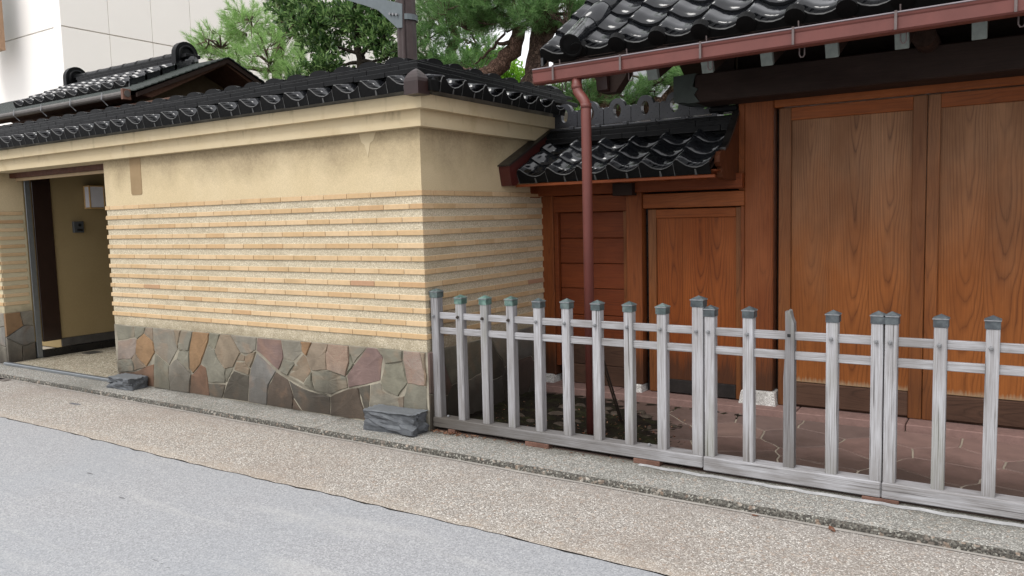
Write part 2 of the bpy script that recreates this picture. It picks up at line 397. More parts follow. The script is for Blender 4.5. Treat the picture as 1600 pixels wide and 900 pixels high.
def m_grey_wood_h():
    g = G('weathered_rail_wood', .25); p = g.pos()
    fib = g.noise(g.map(p, (4, 110, 190)), 1., 5, .68); big = g.noise(g.map(p, (3, 9, 9)), 1., 4, .6)
    col = g.ramp(fib, [(.28, L('#65625f')), (.42, L('#918f90')), (.56, L('#a6a6a9')), (.72, L('#babbbf'))])
    col = g.mix(g.mth('MULTIPLY', g.fr(big, .4, .65), .6), col, L('#6f6b68'))
    z = g.sep(p)[2]; x = g.sep(p)[0]
    d = g.mth('MULTIPLY', g.fr(z, .3, .2), g.fr(x, -1.2, -3.3, .05, .92))
    col = g.mix(d, col, L('#4d4842'))
    crack = g.fr(g.noise(g.map(p, (1.5, 40, 90)), 1., 2, .5), .34, .3)
    col = g.mix(g.mth('MULTIPLY', crack, .7), col, L('#37322f'))
    return g.done(col, .85, fib, .45, .003)
grey_h = m_grey_wood_h()
def m_verdigris():
    g = G('verdigris_copper', .4); p = g.shift(g.obj()); n = g.noise(p, 18, 5, .6)
    a = g.ramp(n, [(.3, L('#35363b')), (.5, L('#45474d')), (.7, L('#5a5d61'))])
    b = g.ramp(n, [(.3, L('#394c48')), (.5, L('#557068')), (.7, L('#7b948b'))])
    col = g.mix(g.fr(g.sep(g.oi.outputs['Color'])[0], 1, 0), a, b)
    return g.done(col, .6, n, .2, .003, .1)
verd = m_verdigris()
caprim = m_simple('cap_edge_highlight', L('#8b8d90'), .5, .5, .2, .4, 40)  # pale lip colour stands in for light catching the cap edges
iron = m_simple('grey_iron', L('#8f9092'), .5, .5, .25, .3, 30)
dkiron = m_simple('dark_iron', L('#4d4640'), .6, .5, .5, .4, 30)
gutter_m = m_simple('red_brown_gutter_metal', L('#6c3a33'), .5, .5, 0, .22, 7, .06)
gutter_lip = m_simple('gutter_lip_metal', L('#8d8488'), .35, .5, .3, .3, 9)
redmetal = m_simple('red_brown_cladding', L('#50221e'), .42, .5, 0, .3, 6)
darkcopper = m_simple('dark_copper_cladding', L('#33302e'), .4, .5, .2, .45, 11)
brownclad = m_simple('brown_copper_cladding', L('#2d1a17'), .4, .5, .1, .4, 9)
greencopper = m_simple('green_copper_sheet', L('#3a423d'), .45, .5, .2, .35, 12)
rcap = m_simple('rafter_cap_copper', L('#6d7470'), .6, .4, .1, .3, 18)
granite = None
def m_granite():
    g = G('white_granite', .35); p = g.pos()
    c = g.sep(g.vor(p, 230, 'Color'))[0]
    col = g.ramp(c, [(0, L('#6d6b68')), (.25, L('#a8a5a0')), (.7, L('#cbc9c5')), (1, L('#e2e1de'))])
    st = g.fr(g.noise(g.map(p, (9, 9, 4)), 1., 5, .6), .5, .75)
    col = g.mix(g.mth('MULTIPLY', st, .5), col, L('#75706a'))
    return g.done(col, .8, g.vor(p, 200), .3, .003)
granite = m_granite()
def m_rock():
    g = G('dark_blue_stone', .35); p = g.obj()
    n = g.noise(p, 16, 7, .65)
    col = g.ramp(n, [(.3, L('#45474a')), (.5, L('#53565a')), (.68, L('#606366')), (.8, L('#787b7c'))])
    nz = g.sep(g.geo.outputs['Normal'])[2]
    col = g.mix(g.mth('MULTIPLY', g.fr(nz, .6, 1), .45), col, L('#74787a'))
    return g.done(col, .7, g.noise(p, 60, 6, .7), .5, .004)
rock_m = m_rock()
def m_aggregate(name, stops, scale, bump=.6, blot='#8a7c70', dirtline=None, joints=None):
    g = G(name, .3); p = g.pos()
    q = g.n('VectorMath', {0: p, 1: g.n('VectorMath', {0: g.n('TexNoise', {'Vector': p, 'Scale': 60.}).outputs['Color'], 'Scale': .006}, operation='SCALE').outputs[0]}, operation='ADD').outputs[0]
    c = g.sep(g.vor(q, scale, 'Color')); d = g.vor(q, scale)
    c2 = g.sep(g.vor(q, scale*.45, 'Color'))
    col = g.ramp(c[0], stops)
    big = g.ramp(c2[1], [(0, (0, 0, 0)), (.86, (0, 0, 0)), (.9, (1, 1, 1))])
    col = g.mix(g.mth('MULTIPLY', big, .45), col, g.ramp(c2[2], [(0, L('#e0d8cc')), (.5, L('#a98f7a')), (1, L('#7a7068'))]))
    col = g.mix(g.fr(d, .35, .75, 0, .35), col, L('#6a6158'))
    bl = g.noise(p, 1.1, 5, .6); col = g.mix(g.mth('MULTIPLY', g.fr(bl, .45, .75), .45), col, L(blot))
    bl2 = g.noise(p, 6, 5, .6); col = g.mix(g.mth('MULTIPLY', g.fr(bl2, .5, .8), .25), col, L(blot))
    if dirtline:
        y = g.sep(p)[1]
        yy = g.mth('ADD', y, g.fr(g.noise(p, 5, 5), .3, .7, -.06, .06))
        for (a, b, k, cc) in dirtline:
            col = g.mix(g.mth('MULTIPLY', g.fr(yy, a, b), k), col, L(cc))
    rr = .8
    return g.done(col, rr, g.mth('SUBTRACT', 1., d), bump, .006)
agg_m = m_aggregate('washed_pebble_paving', [(0, L('#77726c')), (.3, L('#908b84')), (.55, L('#a39e97')), (.8, L('#b7b2ab')), (.93, L('#dcd8cf')), (1, L('#f1eee9'))], 165,
                    dirtline=[(3.72, 3.96, .4, '#8c8580'), (3.22, 3.1, .3, '#b5a796')])
kerb_m = m_aggregate('pebble_kerb_concrete', [(0, L('#6b6a66')), (.35, L('#85847f')), (.6, L('#979690')), (.85, L('#b4b3ac')), (1, L('#dcdbd4'))], 170, .6, '#5f5f56',
                     dirtline=[(4.2, 4.3, .5, '#58554c')])
kerbface_m = m_aggregate('kerb_face_concrete', [(0, L('#302f2c')), (.5, L('#4b4a45')), (.85, L('#6c6b64')), (1, L('#a5a49b'))], 120, .6, '#3c3b36')
pass_floor = m_aggregate('passage_pebble_floor', [(0, L('#6c6352')), (.4, L('#8f8672')), (.8, L('#b5ad98')), (1, L('#dcd6c6'))], 95, .5, '#6b6353')
def m_asphalt():
    g = G('worn_pale_asphalt', .3); p = g.pos()
    f = g.noise(p, 210, 3, .7); v = g.sep(g.vor(p, 150, 'Color'))[0]
    col = g.ramp(g.mth('ADD', g.mth('MULTIPLY', f, .5), g.mth('MULTIPLY', v, .5)), [(.15, L('#77787a')), (.4, L('#909193')), (.62, L('#9c9d9f')), (.85, L('#b5b6b7'))])
    b = g.noise(p, .8, 5, .6, .5); col = g.mix(g.mth('MULTIPLY', g.fr(b, .42, .7), .38), col, L('#8f9499'))
    b2 = g.noise(g.map(p, (.35, 2.2, 1)), 1.6, 4); col = g.mix(g.mth('MULTIPLY', g.fr(b2, .55, .75), .3), col, L('#c2c0bb'))
    return g.done(col, .88, f, .35, .004)
asph = m_asphalt()
def m_flag():
    g = G('red_sandstone_flag', .35); p = g.shift(g.obj()); r = g.rnd()
    base = g.ramp(r, [(0, L('#776059')), (.35, L('#836b64')), (.65, L('#72605a')), (.85, L('#685853')), (1, L('#877067'))])
    col = g.mix(g.fr(g.noise(p, 8, 6, .6), .35, .7), base, g.hsv(base, v=.78))
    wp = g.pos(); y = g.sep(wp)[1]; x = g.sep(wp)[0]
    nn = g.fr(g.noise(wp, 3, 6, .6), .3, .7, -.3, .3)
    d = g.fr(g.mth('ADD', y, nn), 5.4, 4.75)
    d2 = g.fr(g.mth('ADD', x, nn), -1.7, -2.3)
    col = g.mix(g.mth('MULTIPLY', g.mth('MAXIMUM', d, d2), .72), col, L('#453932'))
    return g.done(col, .7, g.noise(p, 40, 6, .65), .4, .005)
flag_m = m_flag()
flag_joint = m_simple('flag_joint', L('#a39a8b'), .95, .2, vary=.35, scale=5)
kerbpink = m_simple('pink_step_stone', L('#886d66'), .8, .3, vary=.25, scale=26, bs=.5)
def m_moss():
    g = G('moss_and_soil', .15); p = g.pos()
    n = g.noise(p, 9, 7, .68)
    col = g.ramp(n, [(.32, L('#120f0c')), (.45, L('#1f1a14')), (.55, L('#211f14')), (.62, L('#2c2d1b')), (.68, L('#2e271e')), (.8, L('#5a4e40'))])
    return g.done(col, .95, g.noise(p, 55, 5, .7), 1., .012)
moss_m = m_moss()
def m_leaf(name, c1, c2, c3, rough=.5, trans=.25):
    g = G(name, .35); k = g.geo.outputs['Random Per Island']
    col = g.ramp(k, [(0, c1), (.5, c2), (1, c3)])
    b = g.b; g.put(b.inputs['Base Color'], col); b.inputs['Roughness'].default_value = rough
    tr = g.n('BsdfTranslucent', {'Color': g.hsv(col, v=1.5)}); mixs = g.n('MixShader', {0: trans})
    g.t.links.new(b.outputs[0], mixs.inputs[1]); g.t.links.new(tr.outputs[0], mixs.inputs[2])
    g.t.links.new(mixs.outputs[0], g.t.nodes['Material Output'].inputs[0]); return g.m
needle_l = m_leaf('light_pine_needles', L('#6b8c4a'), L('#86a862'), L('#adc88b'), .5, .45)
needle_d = m_leaf('pine_needles', L('#4b6d3f'), L('#668c52'), L('#94b277'), .5, .4)
leaf_b = m_leaf('broad_leaves', L('#2c4526'), L('#4a6a38'), L('#8aa467'), .35, .35)
leaf_y = m_leaf('bright_leaves', L('#6c9a2c'), L('#86b53c'), L('#a6cc5a'), .5, .4)
deadleaf = m_leaf('dead_leaves', L('#5a3a2a'), L('#7a5340'), L('#9a7a62'), .7, .1)
def m_bark(name, a, b, c, sc_=18):
    g = G(name, .2); p = g.pos()
    n = g.noise(p, 30, 6, .7); dd = g.n('VectorMath', {0: g.n('TexNoise', {'Vector': p, 'Scale': 22., 'Detail': 4.}).outputs['Color'], 'Scale': .09}, operation='SCALE').outputs[0]
    v = g.vor(g.map(g.n('VectorMath', {0: p, 1: dd}, operation='ADD').outputs[0], (1, 1, .5)), sc_*1.5, 'Distance', 'DISTANCE_TO_EDGE')
    col = g.mix(g.fr(v, -.04, .09), c, g.mix(g.fr(n, .3, .7), a, b))
    return g.done(col, .9, g.mth('ADD', g.mth('MULTIPLY', g.fr(v, 0, .2), 1.2), n), .9, .02)
bark_r = m_bark('red_pine_bark', L('#8f7364'), L('#6c5347'), L('#3c2d26'))
bark_g = m_bark('grey_pine_bark', L('#7b665a'), L('#54443b'), L('#241c18'))
bark_d = m_bark('dark_smooth_bark', L('#4a4238'), L('#332d26'), L('#1e1a16'), 40)
# ================================================================ GROUND
def sheet(name, x0, x1, y0, y1, z, mat, nx=1, ny=1):
    V = [(x0+(x1-x0)*i/nx, y0+(y1-y0)*j/ny, z) for j in range(ny+1) for i in range(nx+1)]
    F = [[j*(nx+1)+i, j*(nx+1)+i+1, (j+1)*(nx+1)+i+1, (j+1)*(nx+1)+i] for j in range(ny) for i in range(nx)]
    me = mesh(name, V, F, mat); return struct(link(name, me))
earth_m = m_simple('bare_earth', L('#5f574b'), .95, .2, vary=.3, scale=2)
struct(sheet('ground', -120, 120, -120, 160, -.012, earth_m))
# asphalt: a slab edge with a slightly ragged line against the pebble strip
rng = random.Random(3)
edge = []; x = -60.
while x < 30:
    edge.append((x, 3.085+rng.uniform(-.008, .008)+.012*math.sin(x*1.7))); x += .09 if -8 < x < 1 else 1.5
V = [(e[0], -30, 0) for e in edge]+[(e[0], e[1]+rng.choice([.003, .001, -.002, -.007]), 0.) for e in edge]; n = len(edge)
struct(link('road', mesh('road', V, [[i, i+1, n+i+1, n+i] for i in range(n-1)], asph)))
V = [(e[0], e[1]+.004, 0.003) for e in edge]+[(e[0], 3.99, .003) for e in edge]
F = [[i, i+1, n+i+1, n+i] for i in range(n-1)]
struct(link('pavement', mesh('pavement', V, F, agg_m)))
crack_m = m_simple('dark_joint', L('#3b3834'), .95, .1, vary=.4)
V = [(e[0], e[1]-.02, -.003) for e in edge]+[(e[0], e[1]+.02, -.003) for e in edge]
struct(link('pavement_joint', mesh('pavement_joint', V, F, crack_m)))
# hairline patches on the road: a dashed old crack
cr = []
for i in range(22):
    t = i/21; c0 = Vector((-3.35+1.32*t*1.0, 2.06-.17*t, 0.0015))
    if rng.random() < .25: continue
    l = rng.uniform(.01, .035); h = rng.uniform(.0015, .004) if i < 19 else .009
    cr.append(([c0+Vector((-l, -h, 0)), c0+Vector((l, -h*.6, 0)), c0+Vector((l*1.1, h*.5, 0)), c0+Vector((-l*.7, h, 0))], [[0, 1, 2, 3]]))
for (px, py, s_) in ((190, 778, .018), (140, 740, .02), (118, 632, .05)):
    d = RT*(px-800)+UP*(450-py)+FW*FPX; t = -CAMZ/d.z; c0 = Vector((d.x*t, d.y*t, .0055 if py < 650 else .0015))
    cr.append(([c0+Vector((s_*math.cos(a)*2.2*rng.uniform(.7, 1.1), s_*.4*math.sin(a)*rng.uniform(.7, 1.1), 0)) for a in [k*math.pi/4 for k in range(8)]], [list(range(8))]))
V, F = join(*cr); o = link('road_cracks', mesh('road_cracks', V, F, m_simple('crack_filler', L('#77777a'), .9, .2, vary=.4))); o['kind'] = 'structure'
# kerb: low rounded concrete step, joints every 2 m; at the left it turns the corner of the side lane
def kerb_piece(x0, x1, bend=0.):
    prof = [(3.955, -.01), (3.957, .026), (3.962, .036), (3.972, .041), (4.34, .046), (4.34, -.01)]
    nx = max(1, int((x1-x0)/.25)); V = []; F = []
    for i in range(nx+1):
        xx = x0+(x1-x0)*i/nx
        off = bend*max(0, (-8.3-xx))**2
        for (yy, zz) in prof: V.append((xx, yy+(off if yy < 4.2 else 0), zz))
    m = len(prof)
    for i in range(nx):
        for k in range(m-1): F.append([i*m+k, (i+1)*m+k, (i+1)*m+k+1, i*m+k+1])
    F.append(list(range(m))); F.append([nx*m+k for k in range(m)][::-1])
    me = mesh('kerb', V, F, kerb_m); me.materials.append(kerbface_m)
    for i in range(nx):
        for k in range(3): me.polygons[i*(m-1)+k].material_index = 1
    return me
cuts = [-9.9, -7.02, -6.55, -4.34, 2.5, 6, 12]
kerb = struct(link('kerb', kerb_piece(-40, -9.93)))
for a, b in zip(cuts[:-1], cuts[1:]):
    piece(kerb, 'kerb_stone', kerb_piece(a+.003, b-.003, .0), (0, 0, 0))
V = []
for i in range(90):
    xx = -9.5+11.5*i/89; a = 3.93+.004*math.sin(i*.9)+random.uniform(-.003, .003)
    V += [(xx, a, .0065), (xx, 3.962, .0065)]
struct(link('kerb_foot_line', mesh('kerb_foot_line', V, [[2*i, 2*i+2, 2*i+3, 2*i+1] for i in range(89)], m_simple('kerb_foot_cement', L('#a39e97'), .9, .2, vary=.25, scale=9))))
# drain slot beside the kerb at the left
dg = thing('drain_cover', 'broken dark drain opening beside the kerb in front of the left pillar', 'drain', (-9.2, 3.93, 0))
box('drain_rim', -9.55, -8.75, 3.86, 3.94, .002, .012, m_simple('drain_rim', L('#77706a'), .8, .4, vary=.5, scale=20), dg)
box('drain_slot', -9.35, -8.85, 3.885, 3.925, .008, .0145, m_simple('drain_dark', L('#15120f'), .9, .1), dg)
# courtyard in front of the gate
struct(sheet('courtyard', -3.6, 9, 4.34, 6.6, .045, flag_joint))
struct(sheet('side_lane', -60, -9.95, 4.34, 60, .02, m_simple('pale_lane', L('#b3aca0'), .9, .2, vary=.15, scale=3)))
struct(sheet('passage_floor', -9.6, -7.3, 4.30, 9, .055, pass_floor))
struct(sheet('garden_ground', -30, 20, 6.6, 40, .03, m_simple('garden_soil', L('#4a4636'), .95, .2, vary=.4, scale=2)))
seeds = []
ys = [5.60, 5.28, 4.97, 4.68, 4.42]; rr = random.Random(11)
for r_, y_ in enumerate(ys):
    x = -3.6+rr.uniform(0, .3)
    while x < 4.5:
        seeds.append((x, y_+rr.uniform(-.05, .05), rr.uniform(0, .01))); x += rr.uniform(.42, .62) if r_ < 3 else rr.uniform(.35, .6)
floor = bpy.data.objects['courtyard']
for poly in cells(seeds, -3.50, 4.6, 4.345, 5.77, .008):
    if not poly: continue
    V, F = stone_mesh(poly, .0055, .0135, lambda a, b, h: (a, b, .0365+h), .0008)
    solid('flagstone', V, F, flag_m, floor, fix=False)
for x0 in [-3.5+.72*i for i in range(12)]:      # pink step under the gate
    box('step_stone', x0+.003, x0+.717, 5.775, 6.12, .037, .098, kerbpink, floor, .006)
# moss bed
V = []; F = []; nx, ny = 64, 44
x0, x1, y0, y1 = -3.5, -1.62, 4.37, 5.72
for j in range(ny+1):
    for i in range(nx+1):
        xx = x0+(x1-x0)*i/nx; yy = y0+(y1-y0)*j/ny
        u = (xx-x0)/(x1-x0); v_ = (yy-y0)/(y1-y0)
        lim = 1.02-.62*v_**1.3+.07*math.sin(9*v_+2)+.03*math.sin(23*v_)
        h = min(1, max(-1, (lim-u)*7))*min(1, max(-1, (1-v_)*9)-0)
        V.append((xx, yy, .049+.013*h+random.uniform(-.006, .008)))
for j in range(ny):
    for i in range(nx): F.append([j*(nx+1)+i, j*(nx+1)+i+1, (j+1)*(nx+1)+i+1, (j+1)*(nx+1)+i])
o = link('moss_bed', mesh('moss_bed', V, F, moss_m, True)); o['kind'] = 'stuff'; tag(o, 'dark moss and soil spread over the paving behind the left fence panel', 'moss')
# small stones lying in the moss
ms = m_simple('moss_stone', L('#51483f'), .9, .2, vary=.5, scale=12, bs=.6)
Vs = []
for k in range(26):
    c = Vector((random.uniform(-3.35, -1.95), random.uniform(4.45, 5.45), .058)); s_ = random.uniform(.02, .085)
    a = [random.uniform(.6, 1.1) for _ in range(7)]
    lowr = [c+Vector((math.cos(i*.9)*s_*a[i], math.sin(i*.9)*s_*a[i]*.8, 0)) for i in range(7)]
    top = [c+(p-c)*.7+Vector((0, 0, .016)) for p in lowr]
    Vs.append((lowr+top, [[i, (i+1) % 7, 7+(i+1) % 7, 7+i] for i in range(7)]+[[7+i for i in range(7)]]))
V, F = join(*Vs); o = link('pebbles', mesh('pebbles', V, F, ms)); o['kind'] = 'stuff'; tag(o, 'flat broken stone chips scattered over the dark moss', 'stones')
# ================================================================ BOUNDARY WALL
CX, CY = -3.51, 4.30
wall = thing('boundary_wall', 'cream plaster corner wall with buff brick courses, crazy stone base and black tiled coping', 'wall', (CX, CY, .04))
def Lwall(name, z0, z1, off, mat, xl=-7.40, ye=6.6, th=.32, b=0):
    """L-shaped wall course; off = projection beyond the wall face"""
    o = off; P = [(xl, CY-o), (CX+o, CY-o), (CX+o, ye), (CX-th, ye), (CX-th, CY+th), (xl, CY+th)]
    V, F = prism(P, 'z', z0, z1); return solid(name, V, F, mat, wall)
Lwall('stone_backing', .035, .615, .009, mortar)
Lwall('roughcast_face', .615, 1.757, 0., roughcast)
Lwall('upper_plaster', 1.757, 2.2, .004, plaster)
# mouldings (run on over the doorway)
def band(name, z0, z1, off, yend, und):
    P = [(-12.0, CY-off), (CX+off, CY-off), (CX+off, yend), (CX-.32, yend), (CX-.32, CY+.30), (-12.0, CY+.30)]
    V, F = prism(P, 'z', z0, z1); return solid(name, V, F, band_m, wall)
band('lower_moulding', 2.185, 2.297, .07, 6.06, 0)
band('upper_moulding', 2.297, 2.392, .125, 6.24, 0)
# repair marks
V, F = prism([(-6.965, 1.86), (-6.95, 1.845), (-6.81, 1.845), (-6.795, 1.86), (-6.795, 2.184), (-6.965, 2.184)], 'y', CY-.0075, CY-.002)
solid('plaster_patch', V, F, m_simple('patch_render', L('#957f60'), .95, .2, vary=.12, scale=6), wall)
V, F = prism([(-4.07, 2.184), (-4.05, 2.12), (-4.02, 2.10), (-3.99, 2.01), (-3.965, 2.11), (-3.93, 2.13), (-3.91, 2.184)], 'y', CY-.0072, CY-.002)
solid('plaster_patch', V, F, m_simple('patch_pale', L('#c4b494'), .95, .2, vary=.15, scale=8), wall)
# brick courses
def brick_me(l, name='brick', d=.020):
    V, F = bx(-l/2+.0022, l/2-.0022, -.0095, .012, -.018, .019, .0025)
    V = [(v[0]+random.uniform(-.0005, .0005), v[1]-(.002 if v[2] < 0 and v[1] < 0 else 0), v[2]) for v in V]
    return mesh(name, V, F, brick_m)
BM = {}
def brick(parent, cx, cyy, z, l, rz=0):
    k = round(l, 3)
    if k not in BM: BM[k] = brick_me(l)
    piece(parent, 'brick', BM[k], (cx, cyy, z), (random.uniform(-.01, .01), 0, rz))
rb = random.Random(5)
ROWS = [1.736-.0922*k for k in range(12)]
for k, z in enumerate(ROWS):
    x = CX+.012 ; off = [.0, .12, .05, .19][k % 4]
    first = True
    while x > -7.38:
        l = .24 if not first else (.24-off if .24-off > .07 else .24)
        l = min(l, x+7.415)
        if l > .03: brick(wall, x-l/2, CY, z, l)
        x -= l; first = False
    y = CY-.008; first = True
    while y < 5.94:
        l = .25 if not first else (.25-(.24-off) if .25-(.24-off) > .07 else .125)
        l = min(l, 5.96-y); brick(wall, CX, y+l/2, z, l, math.pi/2); y += l; first = False
for k, z in enumerate(ROWS):     # thin mortar bed above each course
    V, F = bx(-7.395, CX+.003, CY-.0045, CY+.01, z-.0195, z+.0205, .001)
    solid('mortar_bed', V, F, joint_pale, wall)
    V, F = bx(CX-.01, CX+.0045, CY, 5.955, z-.0195, z+.0205, .001)
    solid('mortar_bed', V, F, joint_pale, wall)
# crazy stone base, front face
small = {}
def stones(parent, data, a0, a1, z0, z1, P, mat=stone_m):
    sd_ = [(a, b, small.get((a, b), .0)) for a, b, c in data]
    for (a, b, c), poly in zip(data, cells(sd_, a0, a1, z0, z1, .009)):
        if not poly: continue
        V, F = stone_mesh(poly, random.uniform(.002, .0045), .016+random.uniform(0, .007), P)
        o = solid('stone', V, F, mat, parent, fix=False)
        base = L(STC[c]); k = random.uniform(.9, 1.1)
        o.color = (base[0]*k, base[1]*k, base[2]*k*random.uniform(.95, 1.03), 1)
TR = """g 62,168 146,176 150,230 70,245|g 146,176 200,182 192,210 160,238 150,230|p 70,245 150,230 160,238 155,300 135,330 72,335|o 192,210 235,250 243,300 205,365 165,320 155,300 160,238
g 72,335 135,330 145,345 150,385 75,388|t 135,330 155,300 165,320 205,365 150,385 145,345|t 200,182 232,184 235,250 192,210|y 232,184 330,190 350,285 310,360 243,300 235,250|r 75,388 150,385 240,350 240,468 80,446
g 243,300 310,360 312,425 318,478 240,468|y 310,360 345,325 412,400 405,490 318,478 312,425|t 330,190 365,194 352,250 350,285 340,240|g 365,194 420,200 402,290 358,290 350,285 352,250|g 358,290 402,292 405,375 412,398 345,325
o 420,200 495,207 490,250 455,352 420,395 405,370 402,290|r 455,352 480,370 490,430 497,502 403,490 412,400 420,395|g 495,207 545,212 520,285 490,262|g 490,262 520,285 535,330 572,380 570,440 490,437 480,370 460,350
t 545,212 595,217 640,300 605,368 568,376 535,330 520,285|y 595,217 715,226 712,288 680,305 640,300|g 568,376 605,370 590,410 573,440|d 497,502 490,440 572,445 555,512|d 607,383 680,405 675,528 555,512 575,445 590,410
t 620,340 660,340 685,375 680,405 610,380|t 640,303 662,313 657,340 620,338|t 662,313 712,292 690,360 685,372 660,338|v 715,300 805,385 770,450 762,545 675,528 680,405 690,360|k 715,226 828,236 838,325 815,382 712,290
y 828,236 918,244 930,300 885,340 838,325|g 838,330 885,340 890,355 860,405 820,385|t 930,303 945,320 968,385 932,442 860,405 890,350|o 918,244 970,250 945,316 930,300|t 970,250 1045,257 1035,300 1040,380 970,382 945,320
s 1045,257 1140,264 1145,340 1128,410 1040,380 1035,300|y 1140,264 1225,273 1165,350 1145,300|g 1145,302 1165,352 1130,405 1145,345|k 1225,273 1270,279 1300,322 1288,430 1140,463 1132,408 1165,355
g 970,385 1040,380 1130,410 1138,463 1060,495 985,475 972,430|g 970,430 985,475 934,444 968,390|e 805,387 860,425 885,505 880,562 762,545 770,450|g 822,388 860,405 934,446 985,475 1050,498 930,462 862,424|d 862,426 930,465 1055,502 1055,592 925,572 885,508|e 885,512 925,572 880,564
e 1055,502 1140,466 1185,460 1200,530 1225,614 1055,592|d 1185,460 1240,445 1235,600 1225,612 1200,530|g 1272,279 1390,288 1390,340 1308,350 1302,320|g 1308,350 1390,342 1415,440 1370,503 1300,470 1290,430
s 1390,288 1470,293 1500,400 1495,455 1412,445 1395,350|t 1470,293 1513,297 1512,457 1495,455 1500,400|y 1240,445 1288,432 1298,475 1370,506 1380,640 1234,616|t 1370,506 1397,500 1398,565 1378,562|g 1415,443 1512,456 1512,668 1395,645 1397,500"""
for item in TR.replace(chr(10), '|').split('|'):
    c, *pp = item.split(); poly = []
    for q in pp:
        a, b = map(float, q.split(',')); v = at(160+a*.3375, 450+b*.3375, CY-.012); poly.append((min(v.x, CX-.006), max(.046, min(.613, v.z))))
    if sum(poly[i-1][0]*poly[i][1]-poly[i][0]*poly[i-1][1] for i in range(len(poly))) < 0: poly.reverse()
    Q = []
    for i in range(len(poly)):
        a, b = poly[i], poly[(i+1) % len(poly)]; Q.append(a); d = math.hypot(b[0]-a[0], b[1]-a[1])
        if d > .07 and not (a[1] > .61 and b[1] > .61) and not (a[1] < .05 and b[1] < .05):
            key = str(sorted((tuple(round(x_, 2) for x_ in a), tuple(round(x_, 2) for x_ in b)))); rr = random.Random(key); sg = 1 if a < b else -1
            for t in ((.33, .66) if d < .2 else (.25, .5, .75)):
                o_ = rr.uniform(-.005, .005)*sg; tt = t
                Q.append((a[0]+(b[0]-a[0])*tt-(b[1]-a[1])/d*o_, a[1]+(b[1]-a[1])*tt+(b[0]-a[0])/d*o_))
    V, F = stone_mesh(Q, random.uniform(.0018, .0042), .015+random.uniform(0, .009), (lambda tx, tz: (lambda a, b, h: (a, CY+.008-h*1.3-(h > .001)*(tx*math.sin(a*7)+tz*math.sin(b*11)), b)))(random.uniform(-.003, .003), random.uniform(-.003, .003)), .0022)
    o = solid('stone', V, F, stone_v if c == 's' else stone_m, wall, fix=False)
    base = L(STC[c]); k = random.uniform(.92, 1.08); o.color = (base[0]*k, base[1]*k, base[2]*k*random.uniform(.95, 1.02), 1)
rs = random.Random(21); D2 = []
for i in range(7):
    for z_ in (.17, .45):
        D2.append((round(4.38+.24*i+rs.uniform(-.07, .07), 2), round(z_+rs.uniform(-.08, .08), 2), rs.choice('gyygtdvkge')))
stones(wall, D2, CY-.012, 5.97, .045, .615, lambda a, b, h: (CX-.008+h*1.3, a, b), stone_d)
